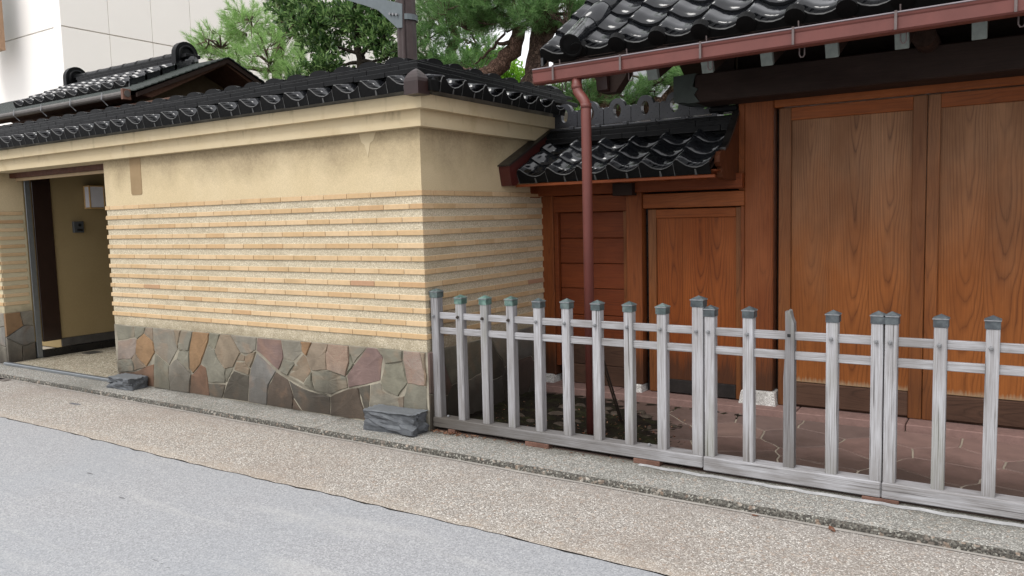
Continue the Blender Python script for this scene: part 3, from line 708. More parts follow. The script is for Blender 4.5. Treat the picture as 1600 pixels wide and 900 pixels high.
# ---------------- tiles
def tprof(u):
    P = [(0, .0), (.035, .024), (.09, .034), (.15, .031), (.24, .015), (.36, -.004), (.5, -.014), (.64, -.017), (.8, -.010), (.92, .003), (1.0, .012)]
    for (a, b), (c, d) in zip(P[:-1], P[1:]):
        if a <= u <= c:
            t = (u-a)/(c-a); t = t*t*(3-2*t) if False else t; return b+(d-b)*t
    return P[-1][1]
US = [0, .035, .09, .15, .24, .36, .5, .64, .8, .92, 1.0]
def tile_mesh(wd, ln, th=.02, hang=0., disc=0., hs=1., flat=True):
    """pantile: x across (0..wd), y up the slope, z normal; lower end at y=0"""
    drip = []; n = len(US); V = []; rows = [(0, th*1.15), (ln*.5, th*.6), (ln, 0.)]
    for (y, dz) in rows:
        for u in US: V.append((u*wd*1.012, y, tprof(u)*hs+dz))
    for (y, dz) in (rows[0], rows[-1]):
        for u in US: V.append((u*wd*1.012, y+(.006 if y == 0 else 0), tprof(u)*hs+dz-th))
    F = []
    for r_ in range(2):
        for i in range(n-1): F.append([r_*n+i, r_*n+i+1, (r_+1)*n+i+1, (r_+1)*n+i])
    b0, b1 = 3*n, 4*n
    for i in range(n-1): F.append([b0+i, b0+i+1, i+1, i]); F.append([b1+i+1, b1+i, b0+i, b0+i+1][::1])
    F.append([0, n, b1, b0][::-1] if False else [b0, 0, n, 2*n, b1]); F.append([b0+n-1, b1+n-1, 3*n-1, 2*n-1, n-1])
    if hang > 0:      # apron hanging from the eave edge
        o = len(V); a = []
        for u in US: V.append((u*wd*1.0, -.006, tprof(u)*hs+th*1.15-.0055))
        for u in US: V.append((u*wd*1.0, -.004, (-hang if flat else tprof(u)*hs*.9-hang)))
        for u in US: V.append((u*wd*1.0, .012, tprof(u)*hs+th*1.15-.006))
        for u in US: V.append((u*wd*1.0, .012, (-hang if flat else tprof(u)*hs*.9-hang)))
        for i in range(n-1):
            F.append([o+n+i, o+n+i+1, o+i+1, o+i]); F.append([o+2*n+i, o+2*n+i+1, o+3*n+i+1, o+3*n+i])
            F.append([o+3*n+i, o+3*n+i+1, o+n+i+1, o+n+i]); F.append([o+i, o+i+1, o+2*n+i+1, o+2*n+i])
        F.append([o, o+2*n, o+3*n, o+n]); F.append([o+n-1, o+2*n-1, o+4*n-1, o+3*n-1])
        for i in range(n-1): F.append([o+i, o+i+1, i+1, i])
        rim0 = len(F)-(n-1); rim1 = len(F)
    if hang > 0 and flat:
        for (xa, wd_, zt) in ((wd*.60, .009, -.012*hs), (.0015, .003, .03)):
            o = len(V); V += [(xa-wd_, -.0072, -hang), (xa+wd_, -.0072, -hang), (xa+wd_*.6, -.0072, zt), (xa-wd_*.6, -.0072, zt)]; F.append([o, o+1, o+2, o+3]); drip.append(len(F)-1)
    if disc > 0:      # round end cap on the hump
        v, f = tube([(wd*.09, -.018, .012), (wd*.09, .03, .022)], disc, 16)
        o = len(V); V += [tuple(p) for p in v]; F += [[i+o for i in q] for q in f]
    me = mesh('roof_tile', V, F, tile_m)
    for p in me.polygons:
        p.use_smooth = p.index < 2*(n-1)
    if hang > 0 or disc > 0:
        me.materials.append(grime_tile)
        st = 2*(n-1)+2*(n-1)+2
        for p in me.polygons:
            if p.index >= st: p.material_index = 1
        if hang > 0:
            me.materials.append(rim_m)
            for p in me.polygons:
                if rim0 <= p.index < rim1 or p.index in drip: p.material_index = 2
    bm = bmesh.new(); bm.from_mesh(me); bmesh.ops.recalc_face_normals(bm, faces=bm.faces); bm.to_mesh(me); bm.free()
    return me
def tile_field(parent, origin, wd, expo, cols, rows, slope, rz, eave, body, skip=lambda c, r: False):
    """origin: lower-left corner of eave tile (x across along rotated x)"""
    ux = Vector((math.cos(rz), math.sin(rz), 0)); uy = Vector((-math.sin(rz), math.cos(rz), 0))
    up = uy*math.cos(slope)+Vector((0, 0, math.sin(slope)))
    for r_ in range(rows):
        for c in range(cols):
            if skip(c, r_): continue
            p = Vector(origin)+ux*(c*wd)+up*(r_*expo)
            nz = -uy*math.sin(slope)+Vector((0, 0, math.cos(slope)))
            p += nz*random.uniform(-.0015, .002)
            piece(parent, 'roof_tile', eave if r_ == 0 else body, p, (slope+random.uniform(-.012, .012), 0, rz+random.uniform(-.006, .006)))
WT = .253
e1 = tile_mesh(WT, .29, .016, hang=.05, hs=1.3)
coping = box('coping_bed', -12, CX-.02, CY-.11, CY+.30, 2.393, 2.46, mortar, wall)
sl1 = R(13)
NW = 34
x0 = -3.36-NW*WT
tile_field(wall, (x0, 4.10, 2.450), WT, .2, NW, 1, sl1, 0, e1, e1)
e2 = tile_mesh(.247, .29, .016, hang=.05, hs=1.3)
box('coping_bed', CX-.30, CX+.11, CY+.02, 6.42, 2.394, 2.461, mortar, wall)
box('corner_apron', -3.34, -3.301, 4.18, 4.268, 2.40, 2.475, grime_tile, wall)
tile_field(wall, (-3.295, 4.27, 2.450), .247, .2, 7, 1, sl1, math.pi/2, e2, e2)
# ridge: two flat courses and low round cap tiles, each with a raised collar
def noshi(parent, p, l, h, dp, rz, mat=None):
    k = ('n', round(l, 3), h, dp)
    if k not in BM:
        V, F = bx(-l/2+.0007, l/2-.0007, -dp/2, dp/2, 0, h-.002, .003); me = mesh('flat_ridge_tile', V, F, ridge_m); me.materials.append(rim_m)
        for pg in me.polygons: pg.material_index = 1 if 6 <= pg.index and abs(pg.center.x) < l*.4 and pg.center.z < h*.5 and len(pg.vertices) == 4 else 0
        BM[k] = me
    piece(parent, 'flat_ridge_tile', BM[k], p, (random.uniform(-.02, .02), 0, rz+random.uniform(-.006, .006)))
def cap_me(l, rad, name='ridge_cap', sq=.62, collar=.012):
    n = 10; V = []; F = []
    secs = [(-l/2+.002, rad), (l/2-.035, rad*.96), (l/2-.034, rad+collar), (l/2-.004, rad+collar), (l/2-.002, rad)]
    for (x, r_) in secs:
        for k in range(n+1):
            a = math.pi*k/n; V.append((x, -math.cos(a)*r_, math.sin(a)*r_*sq))
    m = n+1
    for i in range(len(secs)-1):
        for k in range(n): F.append([i*m+k, (i+1)*m+k, (i+1)*m+k+1, i*m+k+1])
    F.append(list(range(m))); F.append([(len(secs)-1)*m+k for k in range(m)][::-1])
    me = mesh(name, V, F, ridge_m)
    for i, p in enumerate(me.polygons): p.use_smooth = i < n
    return me
def coping_cap():
    P = [(-.127, 0), (.127, 0), (.127, .014), (.088, .016)]+[(.088*math.cos(a), .016+.032*math.sin(a)) for a in [k*math.pi/9 for k in range(1, 9)]]+[(-.088, .016), (-.098, .016), (-.098, .028), (-.122, .028), (-.122, .014), (-.127, .014)]
    V, F = prism(P, 'y', -.10, .10); me = mesh('ridge_cap', V, F, ridge_m)
    bm = bmesh.new(); bm.from_mesh(me); bmesh.ops.recalc_face_normals(bm, faces=bm.faces); bm.to_mesh(me); bm.free(); return me
capm = coping_cap()
RX, RY, RZ = CX-.14, CY+.14, 2.535       # ridge line
box('ridge_core', -11.9, RX+.14, RY-.14, RY+.14, 2.461, 2.63, grime_tile, wall); box('ridge_core', RX-.14, RX+.14, RY+.145, 6.40, 2.461, 2.63, grime_tile, wall)
for c_, (z_, h_, dp) in enumerate(((2.548, .036, .36), (2.584, .036, .33), (2.620, .028, .25))):
    l = .30
    x = RX+dp/2; first = [.30, .17, .24][c_]
    while x > -11.8:
        noshi(wall, (x-first/2, RY, z_), first, h_, dp, 0); x -= first; first = l
    y = RY-dp/2+.001; first = [.14, .28, .2][c_]; y = RY+dp/2
    while y < 6.35:
        noshi(wall, (RX, y+first/2, z_), first, h_, dp, math.pi/2); y += first; first = l
for i in range(33): piece(wall, 'ridge_cap', capm, (RX-.10-i*.254, RY, 2.646), (0, 0, math.pi))
for i in range(8): piece(wall, 'ridge_cap', capm, (RX, RY+.12+i*.254, 2.646), (0, 0, math.pi/2))
# copper clad corner cap, pointed
cc = Vector((-3.385, 4.135, 2.372)); V = []; F = []
for (h_, a) in ((0, .060), (.085, .060), (.108, .055), (.132, .043), (.155, .024), (.172, .002)):
    V += [(cc.x-a, cc.y-a, cc.z+h_), (cc.x+a, cc.y-a, cc.z+h_), (cc.x+a, cc.y+a, cc.z+h_), (cc.x-a, cc.y+a, cc.z+h_)]
for i in range(5):
    for k in range(4): F.append([i*4+k, i*4+(k+1) % 4, i*4+4+(k+1) % 4, i*4+4+k])
F.append([3, 2, 1, 0]); F.append([20, 21, 22, 23]); solid('corner_cap', V, F, brownclad, wall)
# scroll-shaped ridge end at the far end of the return wall
def ornament(name, parent, c, r_, th, ax='x', mat=ridge_m):
    P = [(-r_, 0)]+[(-r_*math.cos(a), r_*.75+r_*math.sin(a)) for a in [k*math.pi/12 for k in range(13)]]+[(r_, 0)]
    V, F = prism([((c[1] if ax == 'x' else c[0])+a, c[2]+b) for a, b in P], ax, (c[0] if ax == 'x' else c[1])-th/2, (c[0] if ax == 'x' else c[1])+th/2)
    o = solid(name, V, F, mat, parent)
    q = [((-r_*.62)*math.cos(a), r_*.75+r_*.62*math.sin(a)) for a in [k*math.pi/10 for k in range(11)]]
    pts = [((c[0]+th/2, c[1]+a, c[2]+b) if ax == 'x' else (c[0]+a, c[1]-th/2, c[2]+b)) for a, b in q]
    pts = [((c[0]+th/2, c[1]-r_*.62, c[2]+.01) if ax == 'x' else (c[0]-r_*.62, c[1]-th/2, c[2]+.01))]+pts+[((c[0]+th/2, c[1]+r_*.62, c[2]+.01) if ax == 'x' else (c[0]+r_*.62, c[1]-th/2, c[2]+.01))]
    V, F = tube(pts, r_*.13, 6); s = solid('scroll_rib', V, F, mat, o, True)
    return o
ornament('end_ornament', wall, (RX, 6.36, 2.56), .10, .10, 'y')
for k in range(3):
    V, F = tube([(RX+.02+.05*k, 6.25, 2.63-.035*k), (RX+.03+.05*k, 6.42, 2.62-.035*k)], .034, 10); solid('scroll', V, F, tile_m, wall, True)
# ================================================================ LEFT PILLAR AND PASSAGE
PX = -9.585
pil = thing('wall_pillar', 'cream brick-coursed pillar with grey stone foot at the left side of the doorway', 'pillar', (-9.9, 4.4, .04))
box('stone_backing', -10.3, PX-.001, 4.301, 4.60, .035, .62, mortar, pil)
box('roughcast_face', -10.3, PX, 4.30, 4.60, .62, 1.757, m_plaster('pillar_render', L('#cfc5a8'), L('#bdb292'), .5, False, rowdirt=True), pil)
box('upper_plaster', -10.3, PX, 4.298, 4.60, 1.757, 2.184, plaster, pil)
for k, z in enumerate(ROWS):
    brick(pil, PX+.005-.12, 4.30, z, .24); brick(pil, PX+.005-.12-.24, 4.30, z, .24); brick(pil, PX, 4.30+.14, z, .27, math.pi/2)
PS = [(-9.68, .56, 'y'), (-9.66, .36, 'v'), (-9.68, .14, 'y'), (-9.9, .45, 'g'), (-9.9, .2, 'v'), (-10.15, .5, 'y'), (-10.15, .2, 'g')]
stones(pil, PS, -10.3, PX-.003, .045, .62, lambda a, b, h: (a, 4.31-h*1.3, b))
stones(pil, [(4.40, .53, 'o'), (4.5, .35, 'v'), (4.36, .15, 'y'), (4.53, .13, 'y'), (4.54, .55, 'y')], 4.29, 4.60, .045, .62, lambda a, b, h: (PX-.010+h*1.3, a, b))
pw = thing('passage_wall', 'beige side wall inside the left doorway with dark polished panel and black skirting', 'wall', (PX, 5.5, .05))
box('plaster_face', PX-.3, PX-.01, 4.60, 7.4, .25, 2.3, plaster_r, pw)
polished = m_simple('polished_dark_granite', L('#2c1f1c'), .16, .6, 0, .35, 14, .02)
skirtm = m_simple('grey_polished_skirting', L('#4c4a48'), .22, .5, 0, .4, 12, .03)
blackst = m_simple('black_skirting', L('#141416'), .3, .5)
steel = m_simple('dull_steel', L('#8d9296'), .38, .5, .7, .15, 20, .05)
box('polished_panel', PX-.02, PX+.012, 4.69, 4.90, .24, 2.17, polished, pw)
box('steel_jamb', PX-.05, PX+.006, 4.615, 4.675, .06, 2.17, steel, pw)
box('skirting', PX-.02, PX+.003, 4.903, 7.4, .15, .25, skirtm, pw)
box('skirting_base', PX-.02, PX+.016, 4.68, 7.4, .056, .148, blackst, pw)
box('passage_end', -9.9, -7.1, 7.4, 7.5, .05, 2.3, plaster_r, pw)
box('passage_side', -7.38, -7.2, 4.63, 7.4, .05, 2.3, plaster_r, pw)
box('passage_ceiling', -9.9, -7.1, 4.62, 7.5, 2.30, 2.38, dark_w, pw)
box('head_rail', -9.575, -7.39, 4.46, 4.52, 2.13, 2.184, m_simple('dark_head_rail', L('#54301f'), .6, .3, vary=.3), pw)
box('head_rail', -9.575, -7.39, 4.525, 4.56, 2.10, 2.14, m_simple('pale_head_rail', L('#b39b79'), .7, .3), pw)
lan = thing('wall_lantern', 'white box lantern with pale wooden frame on the passage wall', 'lantern', (PX, 5.36, 1.92))
lw = m_simple('lantern_wood', L('#c4a06a'), .6, .4); lp = m_simple('lantern_paper', L('#d8d8de'), .7, .3, vary=.05)
box('lantern_paper', PX-.005, PX+.125, 5.30, 5.47, 1.80, 2.05, lp, lan)
for (ya, yb, za, zb) in ((5.29, 5.305, 1.79, 2.06), (5.465, 5.48, 1.79, 2.06), (5.29, 5.48, 1.785, 1.80), (5.29, 5.48, 2.05, 2.065)):
    box('frame_bar', PX+.112, PX+.130, ya, yb, za, zb, lw, lan)
for (za, zb) in ((1.786, 1.801), (2.049, 2.064)): box('frame_bar', PX, PX+.113, 5.289, 5.304, za, zb, lw, lan)
box('frame_bar', PX, PX+.015, 5.289, 5.304, 1.80, 2.05, lw, lan)
ic = thing('intercom', 'small dark grey intercom box on the passage wall below the lantern', 'intercom', (PX, 5.19, 1.5))
box('case', PX-.01, PX+.03, 5.13, 5.25, 1.50, 1.635, m_simple('intercom_plastic', L('#4a4d4f'), .4, .5), ic)
V, F = tube([(PX+.029, 5.20, 1.59), (PX+.034, 5.20, 1.59)], .018, 14); solid('lens', V, F, blackst, ic)
box('speaker_slot', PX+.029, PX+.032, 5.165, 5.235, 1.52, 1.545, blackst, ic, .001)
o = box('threshold_rail', -9.57, -7.02, 4.235, 4.285, .044, .075, steel, None, .006); tag(o, 'long grey steel rail lying across the foot of the left doorway', 'threshold')
o = box('floor_plate', -9.45, -9.28, 5.05, 5.22, .056, .062, m_simple('floor_plate', L('#55524c'), .6, .4, .3, .3, 30), None); tag(o, 'small square metal plate set in the passage floor', 'floor plate')
# ================================================================ ROUGH STONE BLOCKS
def rough_block(name, label, x0, x1, y0, y1, z0, z1, seed):
    rr = random.Random(seed); bm = bmesh.new(); nx, ny, nz = 14, 6, 8
    bmesh.ops.create_cube(bm, size=1)
    bmesh.ops.subdivide_edges(bm, edges=bm.edges, cuts=9, use_grid_fill=True)
    cx_, cyc, cz = (x0+x1)/2, (y0+y1)/2, (z0+z1)/2
    K = [(rr.uniform(-.5, .5), rr.uniform(-.5, .5), rr.uniform(.0, .035), rr.uniform(-.7, .7), rr.uniform(-.7, .7)) for _ in range(16)]
    for v in bm.verts:
        x, y, z = v.co
        d = 0
        # chipped facets on the front and the side
        best = min(K, key=lambda k: (x-k[0])**2+(z-k[1])**2)
        if y < -.3: d = best[2]+.035*((x-best[0])*best[3]+(z-best[1])*best[4])
        sx = 0
        if x > .3:
            b2 = min(K, key=lambda k: (y-k[0])**2+(z-k[1])**2); sx = -(b2[2]+.05*((y-b2[0])*b2[3]+(z-b2[1])*b2[4]))*.7
        if z > .45: d *= .25; sx *= .25
        edge = .012*rr.uniform(0, 1) if (abs(x) > .45)+(abs(y) > .45)+(abs(z) > .45) >= 2 else 0
        v.co = Vector((x*(x1-x0)*(1+.02*math.sin(z*5))+sx-edge*(1 if x > 0 else -1)+rr.uniform(-.0015, .0015), y*(y1-y0)+d+edge*(.6 if y < 0 else -.6)+rr.uniform(-.002, .002), z*(z1-z0)-edge*(1 if z > 0 else 0)+(z1-z0)/2+.01*(x*.8 if z > 0 else 0)))
    me = bpy.data.meshes.new(name); bm.to_mesh(me); bm.free(); me.materials.append(rock_m)
    o = link(name, me, None, (cx_, cyc, z0)); return tag(o, label, 'stone block', 'rough dark stone blocks at the wall foot')
rough_block('stone_block', 'larger rough dark blue-grey stone block at the wall corner beside the fence', -3.98, -3.50, 4.10, 4.285, .04, .20, 4)
rough_block('stone_block', 'smaller rough grey stone block at the end of the doorway rail', -7.24, -6.86, 4.075, 4.275, .04, .155, 9)
# ================================================================ FENCE
FY = 4.365
pcap_cache = {}
def fence_post(parent, x, top, w, dp, gren, broken=False, base=.145, dk=1., bolt=True, y=FY):
    if broken:
        prof = [(-w/2, 0), (w/2, 0), (w/2*.95, .74), (w/2*.9, .80), (w/2*.45, .83), (w/2*.2, .865), (-w*.05, .872), (-w*.18, .86), (-w/2*.75, .862), (-w/2*.72, .74), (-w/2*.7, .62), (-w/2*.98, .5)]
        prof = [(a+x, b+base) for a, b in prof]; V, F = prism(prof, 'y', y-dp/2, y+dp/2)
        V = [(v[0]+random.uniform(-.002, .002), v[1]+random.uniform(-.003, .003) if v[2] > .6 else v[1], v[2]) for v in V]
        o = solid('post', V, F, grey_w, parent); o['label'] = 'broken grey post without a cap, splintered at the top'; o.color = (.25, .25, .25, 1)
        box('bolt_hole', x-.009, x+.009, y-dp/2-.0015, y-dp/2+.004, .868, .886, blackst, o, .001)
        return o
    body = top-.062
    V, F = bx(x-w/2, x+w/2, y-dp/2, y+dp/2, base-.005, body, .004)
    tw = random.uniform(-.003, .003)
    V = [(v[0]+tw*(v[2]-base), v[1], v[2]) for v in V]
    o = solid('post', V, F, grey_w, parent); o.color = (dk, dk, dk, 1)
    e = w/2+.0035; ed = dp/2+.0035; z0 = body-.002; z1 = top-.026
    V = [(x-e, y-ed, z0), (x+e, y-ed, z0), (x+e, y+ed, z0), (x-e, y+ed, z0), (x-e, y-ed, z1), (x+e, y-ed, z1), (x+e, y+ed, z1), (x-e, y+ed, z1)]
    q = .0035
    V += [(x-e-q, y-ed-q, z1), (x+e+q, y-ed-q, z1), (x+e+q, y+ed+q, z1), (x-e-q, y+ed+q, z1), (x-e-q, y-ed-q, z1+.0055), (x+e+q, y-ed-q, z1+.0055), (x+e+q, y+ed+q, z1+.0055), (x-e-q, y+ed+q, z1+.0055), (x, y, top)]
    F = [[0, 1, 5, 4], [1, 2, 6, 5], [2, 3, 7, 6], [3, 0, 4, 7], [4, 5, 9, 8], [5, 6, 10, 9], [6, 7, 11, 10], [7, 4, 8, 11], [8, 9, 13, 12], [9, 10, 14, 13], [10, 11, 15, 14], [11, 8, 12, 15], [12, 13, 16], [13, 14, 16], [14, 15, 16], [15, 12, 16], [3, 2, 1, 0]]
    c = solid('post_cap', V, F, verd, o); c.color = (1-gren, 1-gren, 1-gren, 1)
    c.data.materials.append(caprim)
    for pg in c.data.polygons:
        if 8 <= pg.index < 12: pg.material_index = 1
    if bolt:
        V, F = tube([(x-.004, y-dp/2+.004, .873), (x-.004, y-dp/2-.012, .872), (x-.004, y-dp/2-.02, .871)], [.0105, .0105, .006], 6)
        solid('bolt', V, F, dkiron if gren > .5 else iron, o)
    return o
def fence(label, posts, x0, x1, dk, z_beam=.064):
    t = thing('fence_panel', label, 'fence panel', ((x0+x1)/2, FY, .05), 'grey timber picket fence panels in front of the gate')
    for p in posts: fence_post(t, *p)
    xs = [p[0] for p in posts]
    for (za, zb) in ((.851, .896), (.744, .789)):
        V, F = bx(x0+.02, x1-.02, FY-.012, FY+.012, za, zb, .003)
        solid('rail', V, F, grey_h, t)
    box('bottom_beam', x0, x1, 4.315, 4.415, z_beam, .147, grey_h, t, .006)
    return t
fence('left fence panel meeting the wall corner, with green copper caps', [
    (-3.462, 1.066, .062, .066, .35, False, .145, .55), (-3.252, 1.028, .055, .06, 1., False, .145, .8), (-3.045, 1.03, .055, .06, 1., False, .145, .8),
    (-2.835, 1.032, .055, .06, .8, False, .145, .8), (-2.622, 1.026, .055, .06, .25, False, .145, .95), (-2.412, 1.03, .055, .06, .3, False, .145, .95), (-2.197, 1.028, .055, .06, .3),
    (-1.982, 1.028, .055, .06, .35), (-1.769, 1.024, .057, .06, .35), (-1.548, 1.076, .066, .066, .15)], -3.50, -1.512, .8, .076)
fence('middle fence panel holding the broken capless post', [
    (-1.478, 1.024, .058, .06, .15), (-1.257, 1.026, .058, .06, .15), (-1.037, .97, .058, .056, 0., True), (-.818, 1.024, .058, .06, .1), (-.601, 1.028, .058, .06, .1)], -1.509, -.572, 1)
fence('right fence panel, running out of the picture past the gate', [
    (-.537, 1.028, .058, .06, .1), (-.318, 1.025, .058, .06, .1), (-.101, 1.028, .058, .06, .1), (.118, 1.026, .058, .06, .1), (.336, 1.027, .058, .06, .1)], -.568, .37, 1)
box('nut', -3.40, -3.385, 4.36, 4.375, .146, .16, iron, bpy.data.objects['fence_panel'])
box('nut', -1.872, -1.855, 4.36, 4.377, .146, .162, iron, bpy.data.objects['fence_panel'])
redbrick = m_simple('old_red_brick', L('#77594d'), .9, .2, vary=.45, scale=14, bs=.6)
for (a, b, lb) in ((-3.36, -3.30, 'red brick wedged under the fence beam nearest the wall corner'), (-2.72, -2.54, 'red brick under the left fence panel near its middle'),
                   (-1.945, -1.775, 'red brick under the left fence panel near its right end'), (-.66, -.485, 'red brick under the beam where the middle and right fence panels meet')):
    o = box('brick_wedge', a, b, 4.312, 4.40, .044, .0755 if b < -1 else .063, redbrick, None, .003); tag(o, lb, 'brick', 'red bricks under the fence')
# pale cement line in front of the fence foot
cem = m_simple('pale_cement', L('#b9b9b9'), .95, .2, vary=.5, scale=11, bs=.6)
V = []; n = 60
for i in range(n+1):
    xx = -1.9+2.6*i/n; a = 4.285+.006*math.sin(i*1.3)+random.uniform(-.004, .004)
    V += [(xx, a-.014-min(.008, i*.001), .0472), (xx, a+.018, .049)]
struct(link('cement_fillet', mesh('cement_fillet', V, [[2*i, 2*i+2, 2*i+3, 2*i+1] for i in range(n)], cem)))
# prop
pr = thing('prop_bar', 'thin dark iron prop bar slanting from the left fence panel down to the paving', 'bar', (-2.40, 5.12, .05))
A, B = Vector((-2.235, 4.40, .80)), Vector((-2.385, 5.10, .05))
d_ = Vector((.012, 0, 0))
for s_ in (-1, 1):
    V, F = tube([A+d_*s_*.8, B+d_*s_*.6], .0062, 6); solid('rod', V, F, m_simple('rusty_rod', L('#5f5348'), .55, .5, .3, .5, 25) if s_ < 0 else dkiron, pr)
# ================================================================ MAIN GATE
gate = thing('main_gate', 'large timber gate with two broad plank doors under a glazed tile roof', 'gate', (-.52, 5.95, .05))
def trap(name, x0, x1, y0, y1, z0, z1, f, mat, parent):
    V = [(x0-f, y0-f, z0), (x1+f, y0-f, z0), (x1+f, y1+f, z0), (x0-f, y1+f, z0), (x0, y0, z1-.01), (x1, y0, z1-.01), (x1, y1, z1-.01), (x0, y1, z1-.01),
         (x0+.01, y0+.01, z1), (x1-.01, y0+.01, z1), (x1-.01, y1-.01, z1), (x0+.01, y1-.01, z1)]
    F = [[0, 1, 5, 4], [1, 2, 6, 5], [2, 3, 7, 6], [3, 0, 4, 7], [4, 5, 9, 8], [5, 6, 10, 9], [6, 7, 11, 10], [7, 4, 8, 11], [8, 9, 10, 11]]
    return solid(name, V, F, mat, parent)
GY = 5.95
for (xa, xb) in ((-1.743, -1.535), (.50, .71)):
    o = box('post', xa, xb, 5.92, 6.13, .2, 2.42, post_w, gate, .006)
    trap('post_footing', xa-.02, xb+.02, 5.895, 6.15, .045, .2, .022, granite, o)
box('door_jamb', -1.533, -1.502, 6.03, 6.10, .1, 2.30, dark_w, gate)
box('door_jamb', .425, .50, 5.99, 6.08, .1, 2.30, post_w, gate)
for k_ in range(14): box('side_board', .712+.26*k_, .712+.26*k_+.258, 6.0+random.uniform(-.002, .002), 6.03, .10, 2.34, panel_w, gate)
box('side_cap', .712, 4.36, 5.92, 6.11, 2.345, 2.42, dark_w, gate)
def door_leaf(xa, xb, mirror=False):
    leaf = box('door_leaf', xa, xb, 5.995, 6.02, .10, 2.285, frame_w, gate, .002)
    sl_ = .085 if not mirror else .075; sr = .085
    zt, zb = 2.195, .285
    box('stile', xa, xa+sl_, 5.945, 5.994, .10, 2.285, frame_w, leaf, .004)
    box('stile', xb-sr, xb, 5.945, 5.994, .10, 2.285, frame_w, leaf, .004)
    box('top_rail', xa+sl_, xb-sr, 5.948, 5.994, zt, 2.284, lintel_w, leaf, .003)
    r_ = box('foot_board', xa+sl_, xb-sr, 5.940, 5.994, .115, zb-.004, foot_w, leaf, .005)
    n = 3; wd = (xb-sr-xa-sl_)/n
    for i in range(n):
        box('board', xa+sl_+wd*i+.0002, xa+sl_+wd*(i+1)-.0002, 5.968+random.uniform(0, .0015), 5.993, zb, zt, door_w, leaf, .0008)
    return leaf
door_leaf(-1.50, -.542); door_leaf(-.538, .42, True)
box('lintel', -1.533, .50, 5.93, 6.09, 2.293, 2.385, lintel_w, gate, .005)
box('sill', -1.50, .45, 5.97, 6.08, .097, .113, foot_w, gate, .002)
# great beam with carved, copper clad nose
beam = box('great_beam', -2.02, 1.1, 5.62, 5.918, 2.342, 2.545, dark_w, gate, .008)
P = [(-2.175, 2.36), (-2.175, 2.545), (-2.005, 2.552), (-2.03, 2.46), (-1.99, 2.44), (-2.02, 2.40), (-1.98, 2.345), (-2.06, 2.342), (-2.10, 2.352)]
V, F = prism(P, 'y', 5.612, 5.924); solid('beam_nose', V, F, greencopper, beam)
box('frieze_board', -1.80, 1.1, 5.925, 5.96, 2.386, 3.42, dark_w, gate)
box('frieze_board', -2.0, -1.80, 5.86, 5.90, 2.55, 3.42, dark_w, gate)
# roof
SL = math.atan(.67); RY0, RZ0 = 4.83, 2.655
TW = .281; EX = .272
em = tile_mesh(TW, .335, .022, hang=.062, disc=.058, hs=1.25, flat=False); bmn = tile_mesh(TW, .335, .022, hs=1.25)
roof = thing('dummy', 'x', 'x')if False else None
deck = None
def slope_slab(name, x0, x1, y0, z0, y1, z1, th, mat, parent):
    V, F = prism([(y0, z0), (y1, z1), (y1, z1-th), (y0, z0-th)], 'x', x0, x1); return solid(name, V, F, mat, parent)
roof = slope_slab('tiled_roof', -2.80, 1.35, RY0+.02, RZ0-.012, 6.35, RZ0-.012+(6.35-RY0-.02)*.67, .028, dark_w, gate)
tile_field(roof, (-2.56, RY0, RZ0), TW, EX, 14, 7, SL, 0, em, bmn)
em0 = tile_mesh(.27, .335, .022, hang=.062, disc=0, hs=1.15, flat=False)
tile_field(roof, (-2.835, RY0-.0, RZ0), .27, EX, 1, 7, SL, 0, em0, bmn)
# side apron tiles under the verge
for r_ in range(6):
    up = Vector((0, math.cos(SL), math.sin(SL))); c = Vector((-2.838, RY0, RZ0))+up*(EX*r_)
    V = [c+Vector((0, 0, .03)), c+up*.30+Vector((0, 0, .008)), c+up*.30+Vector((0, 0, -.08)), c+Vector((0, 0, -.065))]
    V += [v+Vector((.018, 0, 0)) for v in V]
    solid('verge_tile', V, [[0, 1, 2, 3], [4, 7, 6, 5], [0, 4, 5, 1], [1, 5, 6, 2], [2, 6, 7, 3], [3, 7, 4, 0]], tile_m, roof)
def roll_mesh(rad, ln, disc=False, n=20):
    V, F = [], []
    secs = [(-.01 if disc else 0, rad*1.0), (ln*.9, rad*.97), (ln, rad*.9)]
    for (y, r_) in secs:
        for k in range(n): a = 2*math.pi*k/n; V.append((math.cos(a)*r_, y, math.sin(a)*r_))
    for i in range(2):
        for k in range(n): F.append([i*n+k, i*n+(k+1) % n, (i+1)*n+(k+1) % n, (i+1)*n+k])
    F.append([k for k in range(n)])
    if disc:
        o = len(V)
        for (y, r_) in ((-.016, rad*1.02), (-.016, rad*.84), (-.008, rad*.8)):
            for k in range(n): a = 2*math.pi*k/n; V.append((math.cos(a)*r_, y, math.sin(a)*r_))
        for i in range(2):
            for k in range(n): F.append([o+i*n+k, o+i*n+(k+1) % n, o+(i+1)*n+(k+1) % n, o+(i+1)*n+k])
        F.append([o+2*n+k for k in range(n)])
        for k in range(n): F.append([k, (k+1) % n, o+(k+1) % n, o+k])
    me = mesh('roll_tile', V, F, tile_m)
    for i, p in enumerate(me.polygons): p.use_smooth = i < 2*n
    if disc:
        me.materials.append(grime_tile)
        for i, p in enumerate(me.polygons):
            if i >= 2*n: p.material_index = 1
    bm = bmesh.new(); bm.from_mesh(me); bmesh.ops.recalc_face_normals(bm, faces=bm.faces); bm.to_mesh(me); bm.free()
    return me
rl0, rl1 = roll_mesh(.081, .30, True), roll_mesh(.081, .30)
up = Vector((0, math.cos(SL), math.sin(SL))); nn = Vector((0, -math.sin(SL), math.cos(SL)))
for r_ in range(7): piece(roof, 'verge_roll', rl0 if r_ == 0 else rl1, Vector((-2.575, RY0-.02, RZ0+.015))+up*(EX*1.02*r_)+nn*.03, (SL, 0, 0))
